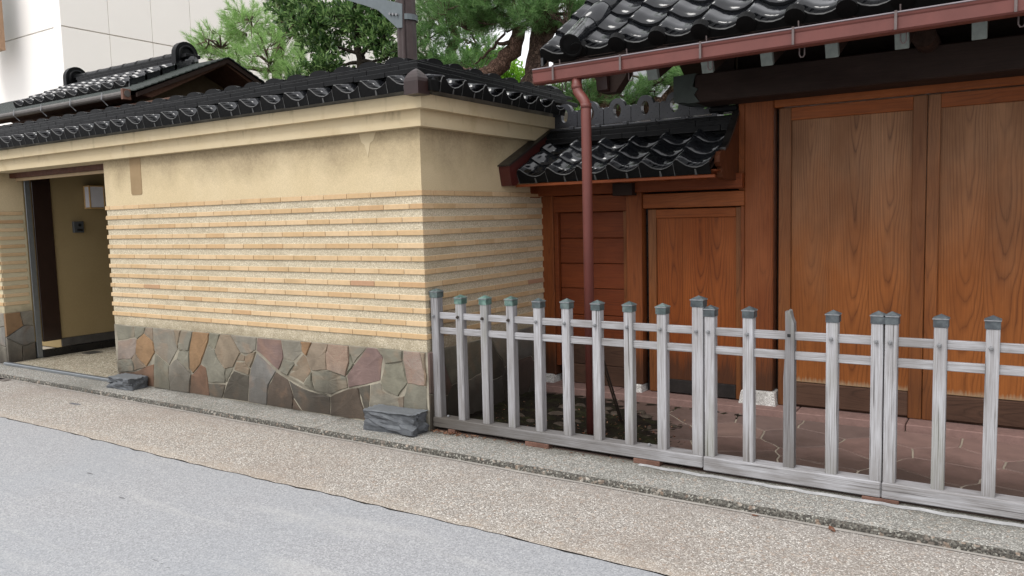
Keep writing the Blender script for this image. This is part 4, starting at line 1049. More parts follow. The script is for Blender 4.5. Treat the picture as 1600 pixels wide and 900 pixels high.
# ridge of the main roof (out of sight above the frame but it carries the roof)
box('ridge_stack', -2.7, 1.35, 6.25, 6.55, 3.62, 3.85, ridge_m, roof)
slope_slab('rear_slope', -2.80, 1.35, 7.6, 2.85, 6.36, 3.66, .03, dark_w, gate)
# rafters, soffit, purlins
box('eave_board', -2.76, 1.35, 4.86, 4.885, 2.575, 2.625, dark_w, gate)
for xr in (-2.07, -1.70, -1.328, -.955, -.587, -.215, .155, .525, .9):
    c0 = Vector((xr, 4.96, 2.478)); V, F = bx(-.033, .033, 0, 1.15, -.055, .055, .004)
    o = link('rafter', mesh('rafter', V, F, dark_w), gate, c0, (R(24), 0, 0))
    V, F = bx(-.036, .036, -.004, .035, -.053, .053, .003)
    link('rafter_cap', mesh('rafter_cap', V, F, rcap), o, c0, (0, 0, 0))
def _fix():
    for o in sc.objects:
        if o.name.startswith('rafter_cap'): o.location = (0, 0, 0)
_fix()
V, F = tube([(-.52, 5.36, 2.562), (-.52, 5.9, 2.57)], .068, 16); solid('purlin_end', V, F, m_simple('log_end', L('#38271f'), .8, .2, vary=.5, scale=20), gate)
box('purlin', -2.35, 1.2, 5.30, 5.42, 2.86, 2.98, dark_w, gate)
P = [(4.86, 2.60), (6.3, 3.56), (6.3, 3.42), (5.1, 2.50), (4.93, 2.38), (4.89, 2.39)]
V, F = prism(P, 'x', -2.44, -2.36); solid('bargeboard', V, F, brownclad, gate)
P = [(4.90, 2.60), (5.2, 2.60), (5.2, 2.40), (5.02, 2.37), (4.94, 2.40)]
V, F = prism([(-2.50, 2.52), (-2.22, 2.52), (-2.25, 2.46), (-2.32, 2.372), (-2.42, 2.372), (-2.45, 2.44)], 'y', 4.93, 5.02); solid('carved_pendant', V, F, dark_w, gate)
# gutter
gx0, gx1 = -2.825, 1.3
def gut(xa, xb):
    P = [(4.70, 2.548), (4.688, 2.54), (4.692, 2.528), (4.698, 2.520), (4.702, 2.462), (4.712, 2.452), (4.79, 2.452), (4.80, 2.462), (4.80, 2.535), (4.796, 2.535), (4.795, 2.466), (4.788, 2.458), (4.714, 2.458), (4.708, 2.466), (4.704, 2.522), (4.70, 2.532)]
    V, F = prism(P, 'x', xa, xb); return V, F
V, F = gut(gx0, gx1); V = [(v[0], v[1], v[2]+.012*(v[0]-gx0)) for v in V]; gtr = solid('gutter', V, F, gutter_m, gate)
V, F = prism([(4.699, 2.46), (4.80, 2.46), (4.80, 2.535), (4.699, 2.545)], 'x', gx0-.004, gx0+.001); solid('gutter_end', V, F, gutter_m, gtr)
V, F = bx(gx0, gx1, 4.684, 4.694, 2.541, 2.549, .002); V = [(v[0], v[1], v[2]+.012*(v[0]-gx0)) for v in V]; solid('gutter_lip', V, F, gutter_lip, gtr)
for xs_ in (-2.663, -2.171, -1.646, -1.108, -.585, -.052, .48, 1.0):
    V1, F1 = bx(xs_-.007, xs_+.007, 4.682, 4.687, 2.455, 2.552, .001)
    V2, F2 = bx(xs_-.007, xs_+.007, 4.682, 4.83, 2.549, 2.554, .001)
    V3, F3 = tube([(xs_+.012, 4.76, 2.60), (xs_+.012, 4.79, 2.45), (xs_+.012, 4.79, 2.415), (xs_+.02, 4.79, 2.40), (xs_+.032, 4.79, 2.40), (xs_+.04, 4.79, 2.412), (xs_+.04, 4.79, 2.452)], .0042, 6)
    V, F = join((V1, F1), (V2, F2), (V3, F3)); V = [(v[0], v[1], v[2]+.012*(xs_-gx0)) for v in V]; solid('gutter_bracket', V, F, m_simple('bracket_metal', L('#665a58'), .5, .5, .3, .3, 30), gtr)
# downpipe
dp_ = solid('downpipe', *tube([(-2.515, 4.745, 2.46), (-2.515, 4.745, 2.40), (-2.508, 4.742, 2.375), (-2.49, 4.738, 2.35), (-2.462, 4.73, 2.32), (-2.444, 4.725, 2.295), (-2.437, 4.722, 2.26), (-2.437, 4.72, 2.2), (-2.436, 4.72, .05)], .0335, 16), gutter_m, gate, True)
for z_ in (2.285, 2.42): solid('pipe_collar', *tube([(-2.437 if z_ < 2.4 else -2.515, 4.722 if z_ < 2.4 else 4.745, z_), (-2.437 if z_ < 2.4 else -2.515, 4.722 if z_ < 2.4 else 4.745, z_-.03)], .0365, 16), gutter_m, dp_, True)
# ================================================================ WICKET GATE
wg = thing('wicket_gate', 'small side gate with plank door and boarded wall under a low tiled roof', 'gate', (-2.6, 5.98, .05))
def wpost(x0, x1, ya=5.90):
    o = box('post', x0, x1, ya, 6.06, .16, 1.83, post_w, wg, .005)
    return o
p1 = wpost(-3.53, -3.40, 5.93); p2 = wpost(-2.70, -2.565, 5.90)
trap('post_footing', -3.52, -3.41, 5.90, 6.06, .045, .17, .014, granite, p1)
trap('post_footing', -2.70, -2.575, 5.88, 6.06, .045, .16, .02, granite, p2)
box('inner_stile', -3.398, -3.36, 5.945, 5.99, .25, 1.58, rail_w, wg); box('inner_stile', -2.745, -2.702, 5.945, 5.99, .25, 1.58, frame_w, wg)
box('side_rail', -3.398, -2.702, 5.935, 6.0, 1.58, 1.716, rail_w, wg, .004)
zs = [1.578, 1.357, 1.141, .928, .70, .45, .27, .10]
for a, b in zip(zs[:-1], zs[1:]):
    o = box('side_board', -3.36, -2.745, 5.985+random.uniform(-.002, .002), 6.005, b+.002, a-.002, panel_w if a > .5 else foot_w, wg, .004)
box('header_beam', -3.62, -1.745, 5.86, 5.985, 1.722, 1.835, rail_w, wg, .005)
box('beam_block', -2.77, -2.60, 5.80, 5.895, 1.70, 1.80, dark_w, wg); box('beam_block', -3.72, -3.50, 5.74, 5.90, 1.71, 1.83, panel_w, wg)
box('back_board', -3.52, -1.745, 6.062, 6.085, .1, 2.12, dark_w, wg)
box('door_lintel', -2.563, -1.745, 5.925, 6.04, 1.592, 1.706, lintel_w, wg, .004)
box('door_post', -1.775, -1.745, 5.93, 6.0, .1, 1.59, post_w, wg)
box('door_gap', -2.563, -2.535, 5.99, 6.06, .1, 1.59, blackst, wg)
wl = box('wicket_door', -2.53, -1.778, 5.99, 6.01, .105, 1.583, frame_w, wg, .002)
box('stile', -2.53, -2.463, 5.952, 5.989, .105, 1.583, lintel_w if False else frame_w, wl); box('stile', -1.818, -1.778, 5.952, 5.989, .105, 1.583, frame_w, wl)
box('top_rail', -2.462, -1.819, 5.954, 5.989, 1.512, 1.582, lintel_w, wl)
box('foot_board', -2.462, -1.819, 5.95, 5.989, .11, .215, m_simple('black_foot_board', L('#2a2523'), .7, .3, vary=.5), wl)
for i in range(3):
    wd = (2.462-1.819)/3; box('board', -2.462+wd*i+.0005, -2.462+wd*(i+1)-.0005, 5.968+random.uniform(0, .001), 5.988, .216, 1.511, wick_w, wl, .0007)
# small roof
s2 = R(28); SY, SZ = 5.385, 1.872
sr_ = slope_slab('small_tiled_roof', -3.42, -1.83, SY+.02, SZ-.012, 6.0, SZ-.012+(6.0-SY-.02)*math.tan(s2), .02, dark_w, wg)
es = tile_mesh(.262, .26, .018, hang=.062, hs=1.35); bs_ = tile_mesh(.262, .26, .018, hs=1.35)
tile_field(sr_, (-3.40-.0, SY, SZ), .262, .205, 6, 3, s2, 0, es, bs_)
box('eave_lath', -3.44, -1.80, 5.41, 5.44, 1.79, 1.812, rail_w, wg)
box('eave_board', -3.44, -1.80, 5.44, 5.99, 1.836, 1.85, rail_w, wg)
for xr in (-2.93, -2.62, -2.32, -2.03, -3.25): box('small_rafter', xr-.018, xr+.018, 5.46, 5.86, 1.798, 1.835, lintel_w, wg)
# ridge courses
box('ridge_core', -3.5, -1.83, 5.91, 6.09, 2.10, 2.27, grime_tile, sr_)
for c_, (z_, h_, yb) in enumerate(((2.155, .042, 5.845), (2.197, .042, 5.865), (2.239, .024, 5.90))):
    x = -3.5+[.0, -.2, -.1][c_]
    while x < -1.84:
        l = .40; xe = min(x+l, -1.82); noshi(sr_, ((x+xe)/2, (yb+6.1)/2, z_), xe-x, h_, 6.1-yb, 0); x += l
for i in range(6):
    xa = -3.42+.2455*i; V1, F1 = bx(xa, xa+.235, 5.93, 6.07, 2.263, 2.285, .006); V2, F2 = bx(xa+.20, xa+.243, 5.915, 6.085, 2.262, 2.296, .004)
    solid('ridge_bed_tile', *join((V1, F1), (V2, F2)), deco_m, sr_)
dw = .2455
def deco_mesh(foot=False):
    w_ = dw-.006; hz = .10; R1 = .068
    out = [(-w_/2, 0), (w_/2, 0)]
    if foot: out = [(-w_/2, 0), (w_/2+.10, 0), (w_/2+.10, .05), (w_/2+.06, .055), (w_/2+.03, .075)]
    out += [(w_/2, .085), (w_/2, .125), (w_/2-.015, .137), (w_/2-.035, .137), (.075, .128)]
    out += [(R1*math.cos(a), .132+R1*1.0*math.sin(a)) for a in [k*math.pi/10 for k in range(1, 10)]]
    out += [(-.075, .128), (-w_/2+.035, .137), (-w_/2+.015, .137), (-w_/2, .125)]
    n = len(out); m = 20
    hole = [((.034)*math.cos(2*math.pi*k/m), hz+.056*math.sin(2*math.pi*k/m)) for k in range(m)]
    bm = bmesh.new(); th = .05
    vo = [bm.verts.new((a, -th/2, b)) for a, b in out]; vh = [bm.verts.new((a, -th/2, b)) for a, b in hole]
    eo = [bm.edges.new((vo[i], vo[(i+1) % n])) for i in range(n)]; eh = [bm.edges.new((vh[i], vh[(i+1) % m])) for i in range(m)]
    r_ = bmesh.ops.triangle_fill(bm, use_beauty=True, edges=eo+eh)
    ff = [f for f in bm.faces if (f.calc_center_median().x/.034)**2+((f.calc_center_median().z-hz)/.056)**2 < .95 and all(v in vh for v in f.verts)]
    bmesh.ops.delete(bm, geom=ff, context='FACES_ONLY')
    g_ = bmesh.ops.extrude_face_region(bm, geom=list(bm.faces)); bmesh.ops.translate(bm, vec=(0, th, 0), verts=[v for v in g_['geom'] if isinstance(v, bmesh.types.BMVert)])
    bmesh.ops.recalc_face_normals(bm, faces=bm.faces)
    me = bpy.data.meshes.new('openwork_ridge_tile'); bm.to_mesh(me); bm.free(); me.materials.append(deco_m); return me
dm, dmf = deco_mesh(), deco_mesh(True)
for i in range(6):
    piece(sr_, 'openwork_ridge_tile', dmf if i == 5 else dm, (-3.299-dw+dw*.5+dw*i+.13, 6.0, 2.296), (0, 0, 0))
box('ridge_end_tile', -2.02, -1.80, 5.93, 6.08, 2.296, 2.345, ridge_m, sr_, .012)
# verge board on the wall side, metal clad
P = [(5.27, 1.925), (5.27, 1.955), (5.98, 2.285), (6.1, 2.285), (6.1, 2.2), (5.95, 2.18), (5.36, 1.80), (5.30, 1.80)]
V, F = prism(P, 'x', -3.505, -3.405); vb = solid('verge_board', V, F, redmetal, wg)
V, F = prism([(5.25, 1.953), (5.25, 1.962), (5.98, 2.298), (6.1, 2.298), (6.1, 2.286), (5.985, 2.286), (5.262, 1.953)], 'x', -3.518, -3.395); solid('verge_cover', V, F, darkcopper, vb)
# carved end board beside the big post
P = [(6.0, 2.33), (5.90, 2.24), (5.82, 2.15), (5.744, 2.086), (5.67, 2.02), (5.58, 1.985), (5.52, 1.975), (5.49, 1.945), (5.485, 1.90), (5.51, 1.872), (5.545, 1.862), (5.54, 1.83), (5.56, 1.795), (5.60, 1.782), (6.0, 1.782)]
V, F = prism(P, 'x', -1.828, -1.79); cb = solid('carved_end_board', V, F, m_wood('carved_board_wood', L('#62351d'), L('#4e2814'), L('#2c150a'), .7, .7, bleach=False), wg)
box('fill_board', -1.79, -1.744, 5.93, 6.05, 1.71, 2.42, post_w, wg)
Pq = [(6.0, 2.36), (5.90, 2.27), (5.82, 2.18), (5.744, 2.112), (5.67, 2.045), (5.60, 2.01), (5.60, 1.985), (5.67, 2.02), (5.744, 2.086), (5.82, 2.15), (5.90, 2.24), (6.0, 2.33)]
V, F = prism(Pq, 'x', -1.834, -1.784); solid('board_capping', V, F, darkcopper, cb)
# ================================================================ POLE
pole = thing('utility_pole', 'dark brown steel pole rising behind the wall corner with a grey bracket arm', 'pole', (-4.342, 5.2, .03))
polem = m_simple('brown_pole_paint', L('#3c2e2c'), .5, .4, vary=.25, scale=10)
solid('pole_shaft', *tube([(-4.342, 5.2, .03), (-4.342, 5.2, 7)], [.085, .075], 12), polem, pole)
solid('cable_conduit', *tube([(-4.31, 5.118, .03), (-4.31, 5.122, 7)], .016, 8), polem, pole)
gm = m_simple('galvanised_grey', L('#61696c'), .5, .5, .2, .12, 16)
P = [(-4.95, 3.455), (-4.95, 3.50), (-4.76, 3.47), (-4.52, 3.385), (-4.30, 3.31), (-4.305, 3.12), (-4.36, 3.125), (-4.56, 3.30), (-4.70, 3.36)]
V, F = prism(P, 'y', 5.10, 5.16); V = [(v[0]-.0, v[1], v[2]) for v in V]; solid('bracket_arm', V, F, gm, pole)
solid('pole_clamp', *tube([(-4.342, 5.2, 3.19), (-4.342, 5.2, 3.235)], .096, 16), gm, pole)
for k in range(3): solid('clamp_bolt', *tube([(-4.42+.035*k, 5.08, 3.245-.008*k), (-4.42+.035*k, 5.11, 3.245-.008*k)], .011, 6), iron, pole)
# ================================================================ LEFT GARDEN BUILDING (roof beyond the wall)
gh = thing('garden_gatehouse', 'low house beyond the wall with black pantiles, copper skirt roof and dark gable', 'house', (-9.6, 6.0, .03))
XV = -7.70
def skirt(y0, z0, y1, z1, nm, x0, x1, n=7):
    s = []
    for i in range(n):
        a, b = i/n, (i+1)/n; th = .014
        ya, yb = y0+(y1-y0)*a, y0+(y1-y0)*b; za, zb = z0+(z1-z0)*a, z0+(z1-z0)*b
        s.append(prism([(ya, za), (ya, za+th), (yb, zb+.004), (yb, zb-.004)], 'x', x0, x1))
    V, F = join(*s); return solid(nm, V, F, greencopper, gh, fix=False)
skirt(4.88, 2.955, 6.04, 3.462, 'copper_roof', -13.5, XV, 14); skirt(7.2, 2.955, 6.04, 3.462, 'copper_roof', -13.5, XV, 14)
V, F = prism([(4.90, 2.94), (6.04, 3.452), (7.18, 2.94), (7.18, 2.90), (6.04, 3.40), (4.90, 2.895)], 'x', XV-.05, XV-.02); solid('verge_fascia', V, F, dark_w, gh)
V, F = prism([(4.95, 2.925), (6.04, 3.44), (7.13, 2.925), (7.0, 2.90), (6.04, 3.385), (5.08, 2.905)], 'x', -13.4, XV-.055); solid('soffit', V, F, m_simple('brown_soffit', L('#4a3327'), .8, .2, vary=.3), gh)
V, F = prism([(5.25, 2.4), (6.85, 2.4), (6.85, 3.0), (6.04, 3.36), (5.25, 3.0)], 'x', -8.35, -8.25); solid('gable_wall', V, F, m_simple('dark_gable_plaster', L('#4d4232'), .9, .2), gh)
box('front_wall', -13.3, -8.26, 5.25, 5.35, 2.40, 2.93, m_simple('brown_wall_boards', L('#6b4a38'), .8, .2, vary=.3), gh)
box('rear_wall', -13.3, -8.26, 6.75, 6.85, 2.40, 2.93, plaster_r, gh)
box('lower_wall', -13.3, -9.92, 5.25, 6.85, 0.03, 2.395, plaster_r, gh)
box('eave_beam', -12.8, -7.45, 5.02, 5.10, 2.76, 2.83, m_simple('red_eave_board', L('#5a3628'), .8, .2, vary=.3), gh)
V, F = prism([(4.99, 2.80), (5.06, 2.86), (5.3, 2.86), (5.3, 2.77)], 'x', -7.62, -7.55); solid('brace', V, F, rail_w, gh)
box('cross_rail', -8.3, -7.25, 4.965, 5.01, 2.80, 2.85, m_simple('brown_rail', L('#5d4336'), .7, .3), gh)
solid('half_round_gutter', *tube([(-13.4, 4.84, 2.925), (-7.80, 4.84, 2.925)], .034, 12), m_simple('grey_gutter', L('#55504c'), .5, .4), gh)
box('gutter_end', -7.85, -7.81, 4.795, 4.885, 2.865, 2.975, m_simple('brown_joint', L('#6b4a3c'), .6, .4), gh)
for i in range(9):
    x_ = -8.2-i*.62; solid('gutter_hook', *tube([(x_, 4.80, 2.97), (x_, 4.79, 2.90), (x_, 4.83, 2.865), (x_+.01, 4.85, 2.84)], .006, 5), iron, gh)
t3 = tile_mesh(.25, .27, .02, hang=.075, hs=1.3); t4 = tile_mesh(.25, .27, .02, hs=1.3)
SG = math.atan(.437)
fld = slope_slab('tile_field', -10.86, -8.32, 5.22, 3.11, 6.04, 3.11+.82*.437, .03, dark_w, gh)
tile_field(fld, (-10.86, 5.20, 3.125), .25, .21, 10, 4, SG, 0, t3, t4)
for r_ in range(4):
    upg = Vector((0, math.cos(SG), math.sin(SG))); c = Vector((-8.35, 5.2, 3.13))+upg*(.21*r_)
    V = [c+Vector((0, 0, .05)), c+upg*.24+Vector((0, 0, .03)), c+upg*.24+Vector((0, 0, -.07)), c+Vector((0, 0, -.06))]; V += [v+Vector((.02, 0, 0)) for v in V]
    solid('verge_tile', V, [[0, 1, 2, 3], [4, 7, 6, 5], [0, 4, 5, 1], [1, 5, 6, 2], [2, 6, 7, 3], [3, 7, 4, 0]], tile_m, fld)
for c_ in range(3):
    x = -10.8+[.0, .12, .06][c_]
    while x < -8.6: noshi(fld, (x+.15, 6.04, 3.46+.04*c_), .30, .04, .26-.03*c_, 0); x += .30
cg = cap_me(.29, .075, sq=.8, collar=.004)
for i in range(8): piece(fld, 'ridge_cap', cg, (-10.7+.29*i, 6.04, 3.578), (0, 0, 0))
for xo, xn in ((-8.50, 0), (-10.92, 1)):
    ornament('ridge_end_tile', gh, (xo, 6.04, 3.47), .155, .08, 'x')
solid('round_end', *tube([(-8.52, 6.04, 3.50), (-8.34, 6.04, 3.49)], .07, 14), tile_m, gh, True)
# ================================================================ WHITE BUILDING
wb = thing('white_building', 'large plain white rendered building standing far behind the trees', 'building', (-24, 16, 0))
whitem = m_simple('white_render', L('#f8f3ea'), .9, .2, vary=.04, scale=.6, bs=.02)
whitem2 = m_simple('white_render_side', L('#f6f3ee'), .9, .2, vary=.03, scale=.6, bs=.02)
BX0, BY0 = -18.545, 10.0
lv = 6.17
for (z0, z1) in ((0, lv-.012), (lv+.012, 12)):
    ypos = [BY0, 11.15, 12.28, 13.4, 14.6, 15.8, 17.0, 18.2, 19.4, 20.6, 21.8, 23.6]
    for a, b in zip(ypos[:-1], ypos[1:]): box('wall_panel', BX0-.3, BX0, a+.005, b-.005, z0, z1, whitem, wb, .004)
    xp = [BX0-.305, -22.5, -27, -34, -44]
    for a, b in zip(xp[1:], xp[:-1]): box('wall_panel', a+.006, b-.002, BY0+.004, BY0+.3, z0, z1, whitem2, wb, .004)
box('building_core', -44, BX0-.06, BY0+.05, 23.5, 0, 11.9, m_simple('joint_backing', L('#cfc9bf'), .9, .1), wb)  # core colour that shows in the joints between wall panels
box('corner_post', BX0-.31, BX0-.001, BY0+.001, BY0+.012, 0, 12, whitem2, wb)
# brown framed sign box at top left
sg = thing('window_bay', 'brown framed bay with a pale panel at the top left corner', 'window bay', (-19.4, 9.2, 5.8))
box('bay_panel', -21.6, -20.42, 9.0, 9.6, 5.88, 8.2, m_simple('bay_grey', L('#b3b8ba'), .6, .3), sg)
box('bay_frame', -21.6, -20.36, 8.96, 9.64, 5.80, 5.88, m_simple('bay_brown', L('#a5866c'), .7, .3), sg)
box('bay_frame', -20.42, -20.36, 8.96, 9.64, 5.88, 8.2, bpy.data.materials['bay_brown'], sg)
# blue bin glimpsed left of the pillar
bb = thing('blue_bin', 'blue plastic bin with dark lower part at the left picture edge behind the pillar', 'bin', (-13.95, 6.3, .02))
box('bin_lid', -14.6, -13.86, 6.0, 6.6, .80, 1.25, m_simple('blue_plastic', L('#2f67b5'), .5, .4), bb, .05)
box('bin_body', -14.55, -13.9, 6.02, 6.58, .04, .80, m_simple('dark_plastic', L('#2c262b'), .6, .4), bb, .04)
# ================================================================ FAR HOUSE SEEN BETWEEN THE PINES
fh = thing('neighbour_house', 'distant house with grey sloping roof and white walls behind the pines', 'house', (-4, 18, 0))
fw_ = m_simple('white_far_wall', L('#e4e6e6'), .9, .2, vary=.06, scale=.6); fr_ = m_simple('grey_far_roof', L('#7b7c80'), .6, .3, vary=.25, scale=3); ob_ = m_simple('orange_timber', L('#b3714a'), .7, .3, vary=.2)
box('wall', -9.3, -1.2, 17.5, 24, 0, 4.0, fw_, fh)
def slabY(nm, x0, x1, y0, z0, y1, z1, th, mat, par): V, F = prism([(y0, z0), (y1, z1), (y1, z1-th), (y0, z0-th)], 'x', x0, x1); return solid(nm, V, F, mat, par)
rf = slabY('roof', -9.9, -3.6, 16.7, 3.95, 20.5, 6.0, .15, fr_, fh)
slabY('roof', -3.5, -.9, 16.7, 4.05, 20.5, 4.9, .15, fr_, fh)
for x_ in (-8.9, -7.4, -5.9, -4.6, -3.2, -1.7): box('timber_post', x_-.08, x_+.08, 17.40, 17.49, 0, 3.95, ob_, fh)
box('timber_beam', -9.3, -1.2, 17.36, 17.48, 3.45, 3.62, ob_, fh); box('timber_beam', -9.3, -1.2, 17.37, 17.48, 2.75, 2.88, ob_, fh)
for x_ in (-8.2, -6.6, -5.2, -2.5): box('window', x_-.4, x_+.4, 17.42, 17.50, 2.9, 3.42, m_simple('far_glass', L('#8fa4a8'), .2, .6), fh)
# ================================================================ TREES
rt = np.random.RandomState(12)
def tri_mesh(name, P0, P1, P2, mat):
    n = len(P0); V = np.empty((n*3, 3), np.float32); V[0::3] = P0; V[1::3] = P1; V[2::3] = P2
    me = bpy.data.meshes.new(name); me.vertices.add(n*3); me.vertices.foreach_set('co', V.ravel())
    me.loops.add(n*3); me.loops.foreach_set('vertex_index', np.arange(n*3, dtype=np.int32))
    me.polygons.add(n); me.polygons.foreach_set('loop_start', np.arange(0, n*3, 3, dtype=np.int32)); me.polygons.foreach_set('loop_total', np.full(n, 3, dtype=np.int32))
    me.materials.append(mat); me.update(); return me
def unit(a): return a/np.linalg.norm(a, axis=-1, keepdims=True)
def pine_crown(tree, clouds, mat, twig_mat, per=55, nl=(.07, .11), width=.0042):
    """clouds: (centre, (rx,ry,rz), shoots). every shoot a brush of needles on a twig"""
    A, Bq, Cq = [], [], []; tw = []
    for c, r_, ns in clouds:
        c = np.array(c, float); r_ = np.array(r_)
        d = unit(rt.normal(size=(ns, 3))); rad = rt.uniform(.25, 1, (ns, 1))**.5
        pos = c+d*rad*r_; pos[:, 2] += .15*r_[2]*np.sin(pos[:, 0]*9)
        axis = unit(d*[1, 1, .5]+[0, 0, .75]+rt.normal(size=(ns, 3))*.3)
        hubs = c+(rt.normal(size=(max(3, ns//14), 3))*r_*.45)
        for i in range(ns):
            h = hubs[np.argmin(((hubs-pos[i])**2).sum(1))]
            if i % 2 == 0: tw.append(tube([h+(0, 0, -.04), (h+pos[i])/2+(0, 0, -.03), pos[i]], [.007, .005, .003], 3, False))
        for h in hubs: tw.append(tube([c-np.array([0, 0, r_[2]*.3]), (c+h)/2+rt.normal(size=3)*.03, h], [.016, .012, .008], 4, False))
        for i in range(ns):
            L_ = .13; t = rt.uniform(0, 1, (per, 1)); root = pos[i]+axis[i]*(t-.5)*L_
            rd = unit(np.cross(np.repeat(axis[i][None], per, 0), rt.normal(size=(per, 3))))
            nd = unit(rd*(1-.55*t)+axis[i]*(.35+.9*t)+rt.normal(size=(per, 3))*.1)
            ln = rt.uniform(nl[0], nl[1], (per, 1))
            side = unit(np.cross(nd, rt.normal(size=(per, 3))))*width*.5
            A.append(root-side); Bq.append(root+side); Cq.append(root+nd*ln)
    A, Bq, Cq = map(np.concatenate, (A, Bq, Cq)); b = WLOC[tree.name]; bb_ = np.array(b)
    o = link('crown', tri_mesh('crown', A-bb_, Bq-bb_, Cq-bb_, mat), tree, b)
    V, F = join(*tw); V = [Vector(v)-b for v in V]; tg = link('twigs', mesh('twigs', V, F, twig_mat), o, b); tg['kind'] = 'stuff'
    return o
def leaf_crown(tree, clouds, mat, twig_mat, size=(.05, .085)):
    T = [[], [], []]; tw = []; b = WLOC[tree.name]; bb_ = np.array(b)
    for c, r_, ns in clouds:
        c = np.array(c, float); r_ = np.array(r_)
        d = unit(rt.normal(size=(ns, 3))); pos = c+d*(rt.uniform(.1, 1, (ns, 1))**.5)*r_
        for i in range(ns):
            if i % 3 == 0: tw.append(tube([c+(pos[i]-c)*.25+(0, 0, -.1), (c+pos[i])/2+(0, 0, -.03), pos[i]], [.009, .006, .003], 3, False))
            k = rt.randint(9, 15); t = rt.uniform(0, 1, (k, 1)); ax = unit(d[i]+[0, 0, .6])
            root = pos[i]+ax*(t-.6)*.13+rt.normal(size=(k, 3))*.008
            nd = unit(np.cross(np.repeat(ax[None], k, 0), rt.normal(size=(k, 3)))+ax*.7+[0, 0, .15])
            sd_ = unit(np.cross(nd, rt.normal(size=(k, 3))*.5+[0, 0, 1])); ln = rt.uniform(size[0], size[1], (k, 1)); wd = ln*.19
            up_ = np.cross(nd, sd_)*ln*.05
            mid = root+nd*ln*.5; tip = root+nd*ln-up_
            T[0] += [root, root]; T[1] += [mid-sd_*wd-up_, tip]; T[2] += [tip, mid+sd_*wd-up_]
    A, B_, C_ = [np.concatenate(x) for x in T]
    o = link('crown', tri_mesh('crown', A-bb_, B_-bb_, C_-bb_, mat), tree, b)
    V, F = join(*tw); V = [Vector(v)-b for v in V]; tg = link('twigs', mesh('twigs', V, F, twig_mat), o, b); tg['kind'] = 'stuff'
    return o
def limb(tree, name, pts, rad, mat, n=12):
    P = []; Rr = []
    for i in range(len(pts)-1):
        a, b = Vector(pts[i]), Vector(pts[i+1]); m = 4
        for k in range(m):
            t = k/m; P.append(a.lerp(b, t)+Vector(rt.normal(size=3)*.012)); Rr.append((rad[i]+(rad[i+1]-rad[i])*t)*rt.uniform(.93, 1.07))
    P.append(Vector(pts[-1])); Rr.append(rad[-1]); V, F = tube(P, Rr, n); return solid(name, V, F, mat, tree, True)
# left pine, light green
tA = thing('pine_tree', 'light green pine spreading over the gable at the left', 'tree', (-7.6, 8.2, .03), 'pines behind the wall')
limb(tA, 'trunk', [(-7.6, 8.2, .03), (-7.5, 8.2, 1.8), tuple(at(430, 150, 8.2)), tuple(at(440, 60, 8.2)), tuple(at(430, -60, 8.2))], [.13, .11, .09, .06, .04], bark_g)
limb(tA, 'branch', [tuple(at(432, 112, 8.2)), tuple(at(390, 108, 8.0)), tuple(at(350, 96, 7.9)), tuple(at(325, 92, 7.8))], [.04, .032, .02, .01], bark_g, 8)
limb(tA, 'branch', [tuple(at(432, 112, 8.2)), tuple(at(470, 100, 8.1)), tuple(at(530, 96, 8.0))], [.035, .028, .015], bark_g, 8)
pine_crown(tA, [(at(345, 68, 7.9), (.42, .5, .26), 95), (at(395, 40, 8.0), (.45, .5, .30), 110), (at(420, 88, 7.8), (.55, .5, .32), 150), (at(330, 75, 7.9), (.22, .3, .14), 26), (at(480, 112, 7.8), (.5, .4, .24), 70),
                (at(375, 22, 8.1), (.25, .3, .18), 26), (at(460, 45, 8.3), (.5, .5, .35), 80)], needle_l, bark_g, 70)
# broadleaf tree
tB = thing('broadleaf_tree', 'dark glossy-leaved tree with thin trunk left of the pole', 'tree', (-5.6, 6.7, .03))
b0 = at(566, 112, 6.7)
limb(tB, 'trunk', [(b0.x, 6.7, .03), (b0.x, 6.7, 1.6), tuple(at(566, 115, 6.7)), tuple(at(560, 60, 6.7)), tuple(at(556, 10, 6.7)), tuple(at(560, -80, 6.7))], [.07, .065, .055, .04, .028, .015], bark_d)
for q in ([(562, 85), (530, 72), (500, 60)], [(560, 60), (590, 40), (610, 20)], [(558, 40), (520, 25), (480, 20)], [(563, 95), (600, 92), (618, 80)], [(562, 85), (585, 72), (600, 55)], [(556, 10), (530, -20), (500, -40)], [(563, 98), (530, 100), (505, 104)]):
    limb(tB, 'branch', [tuple(at(x, y, 6.7-.1*i)) for i, (x, y) in enumerate(q)], [.022, .014, .006], bark_d, 6)
leaf_crown(tB, [(at(490, 35, 6.6), (.42, .4, .30), 165), (at(560, 30, 6.7), (.45, .4, .26), 145), (at(595, 58, 6.6), (.26, .3, .22), 90), (at(455, 0, 6.6), (.35, .35, .22), 80), (at(600, 5, 6.7), (.3, .3, .22), 50),
                (at(510, 75, 6.6), (.26, .3, .12), 40), (at(515, 108, 6.5), (.32, .3, .10), 50), (at(610, 90, 6.6), (.12, .2, .10), 14), (at(475, 122, 6.6), (.25, .3, .10), 32), (at(555, -70, 6.7), (.7, .6, .35), 110)], leaf_b, bark_d, (.06, .10))
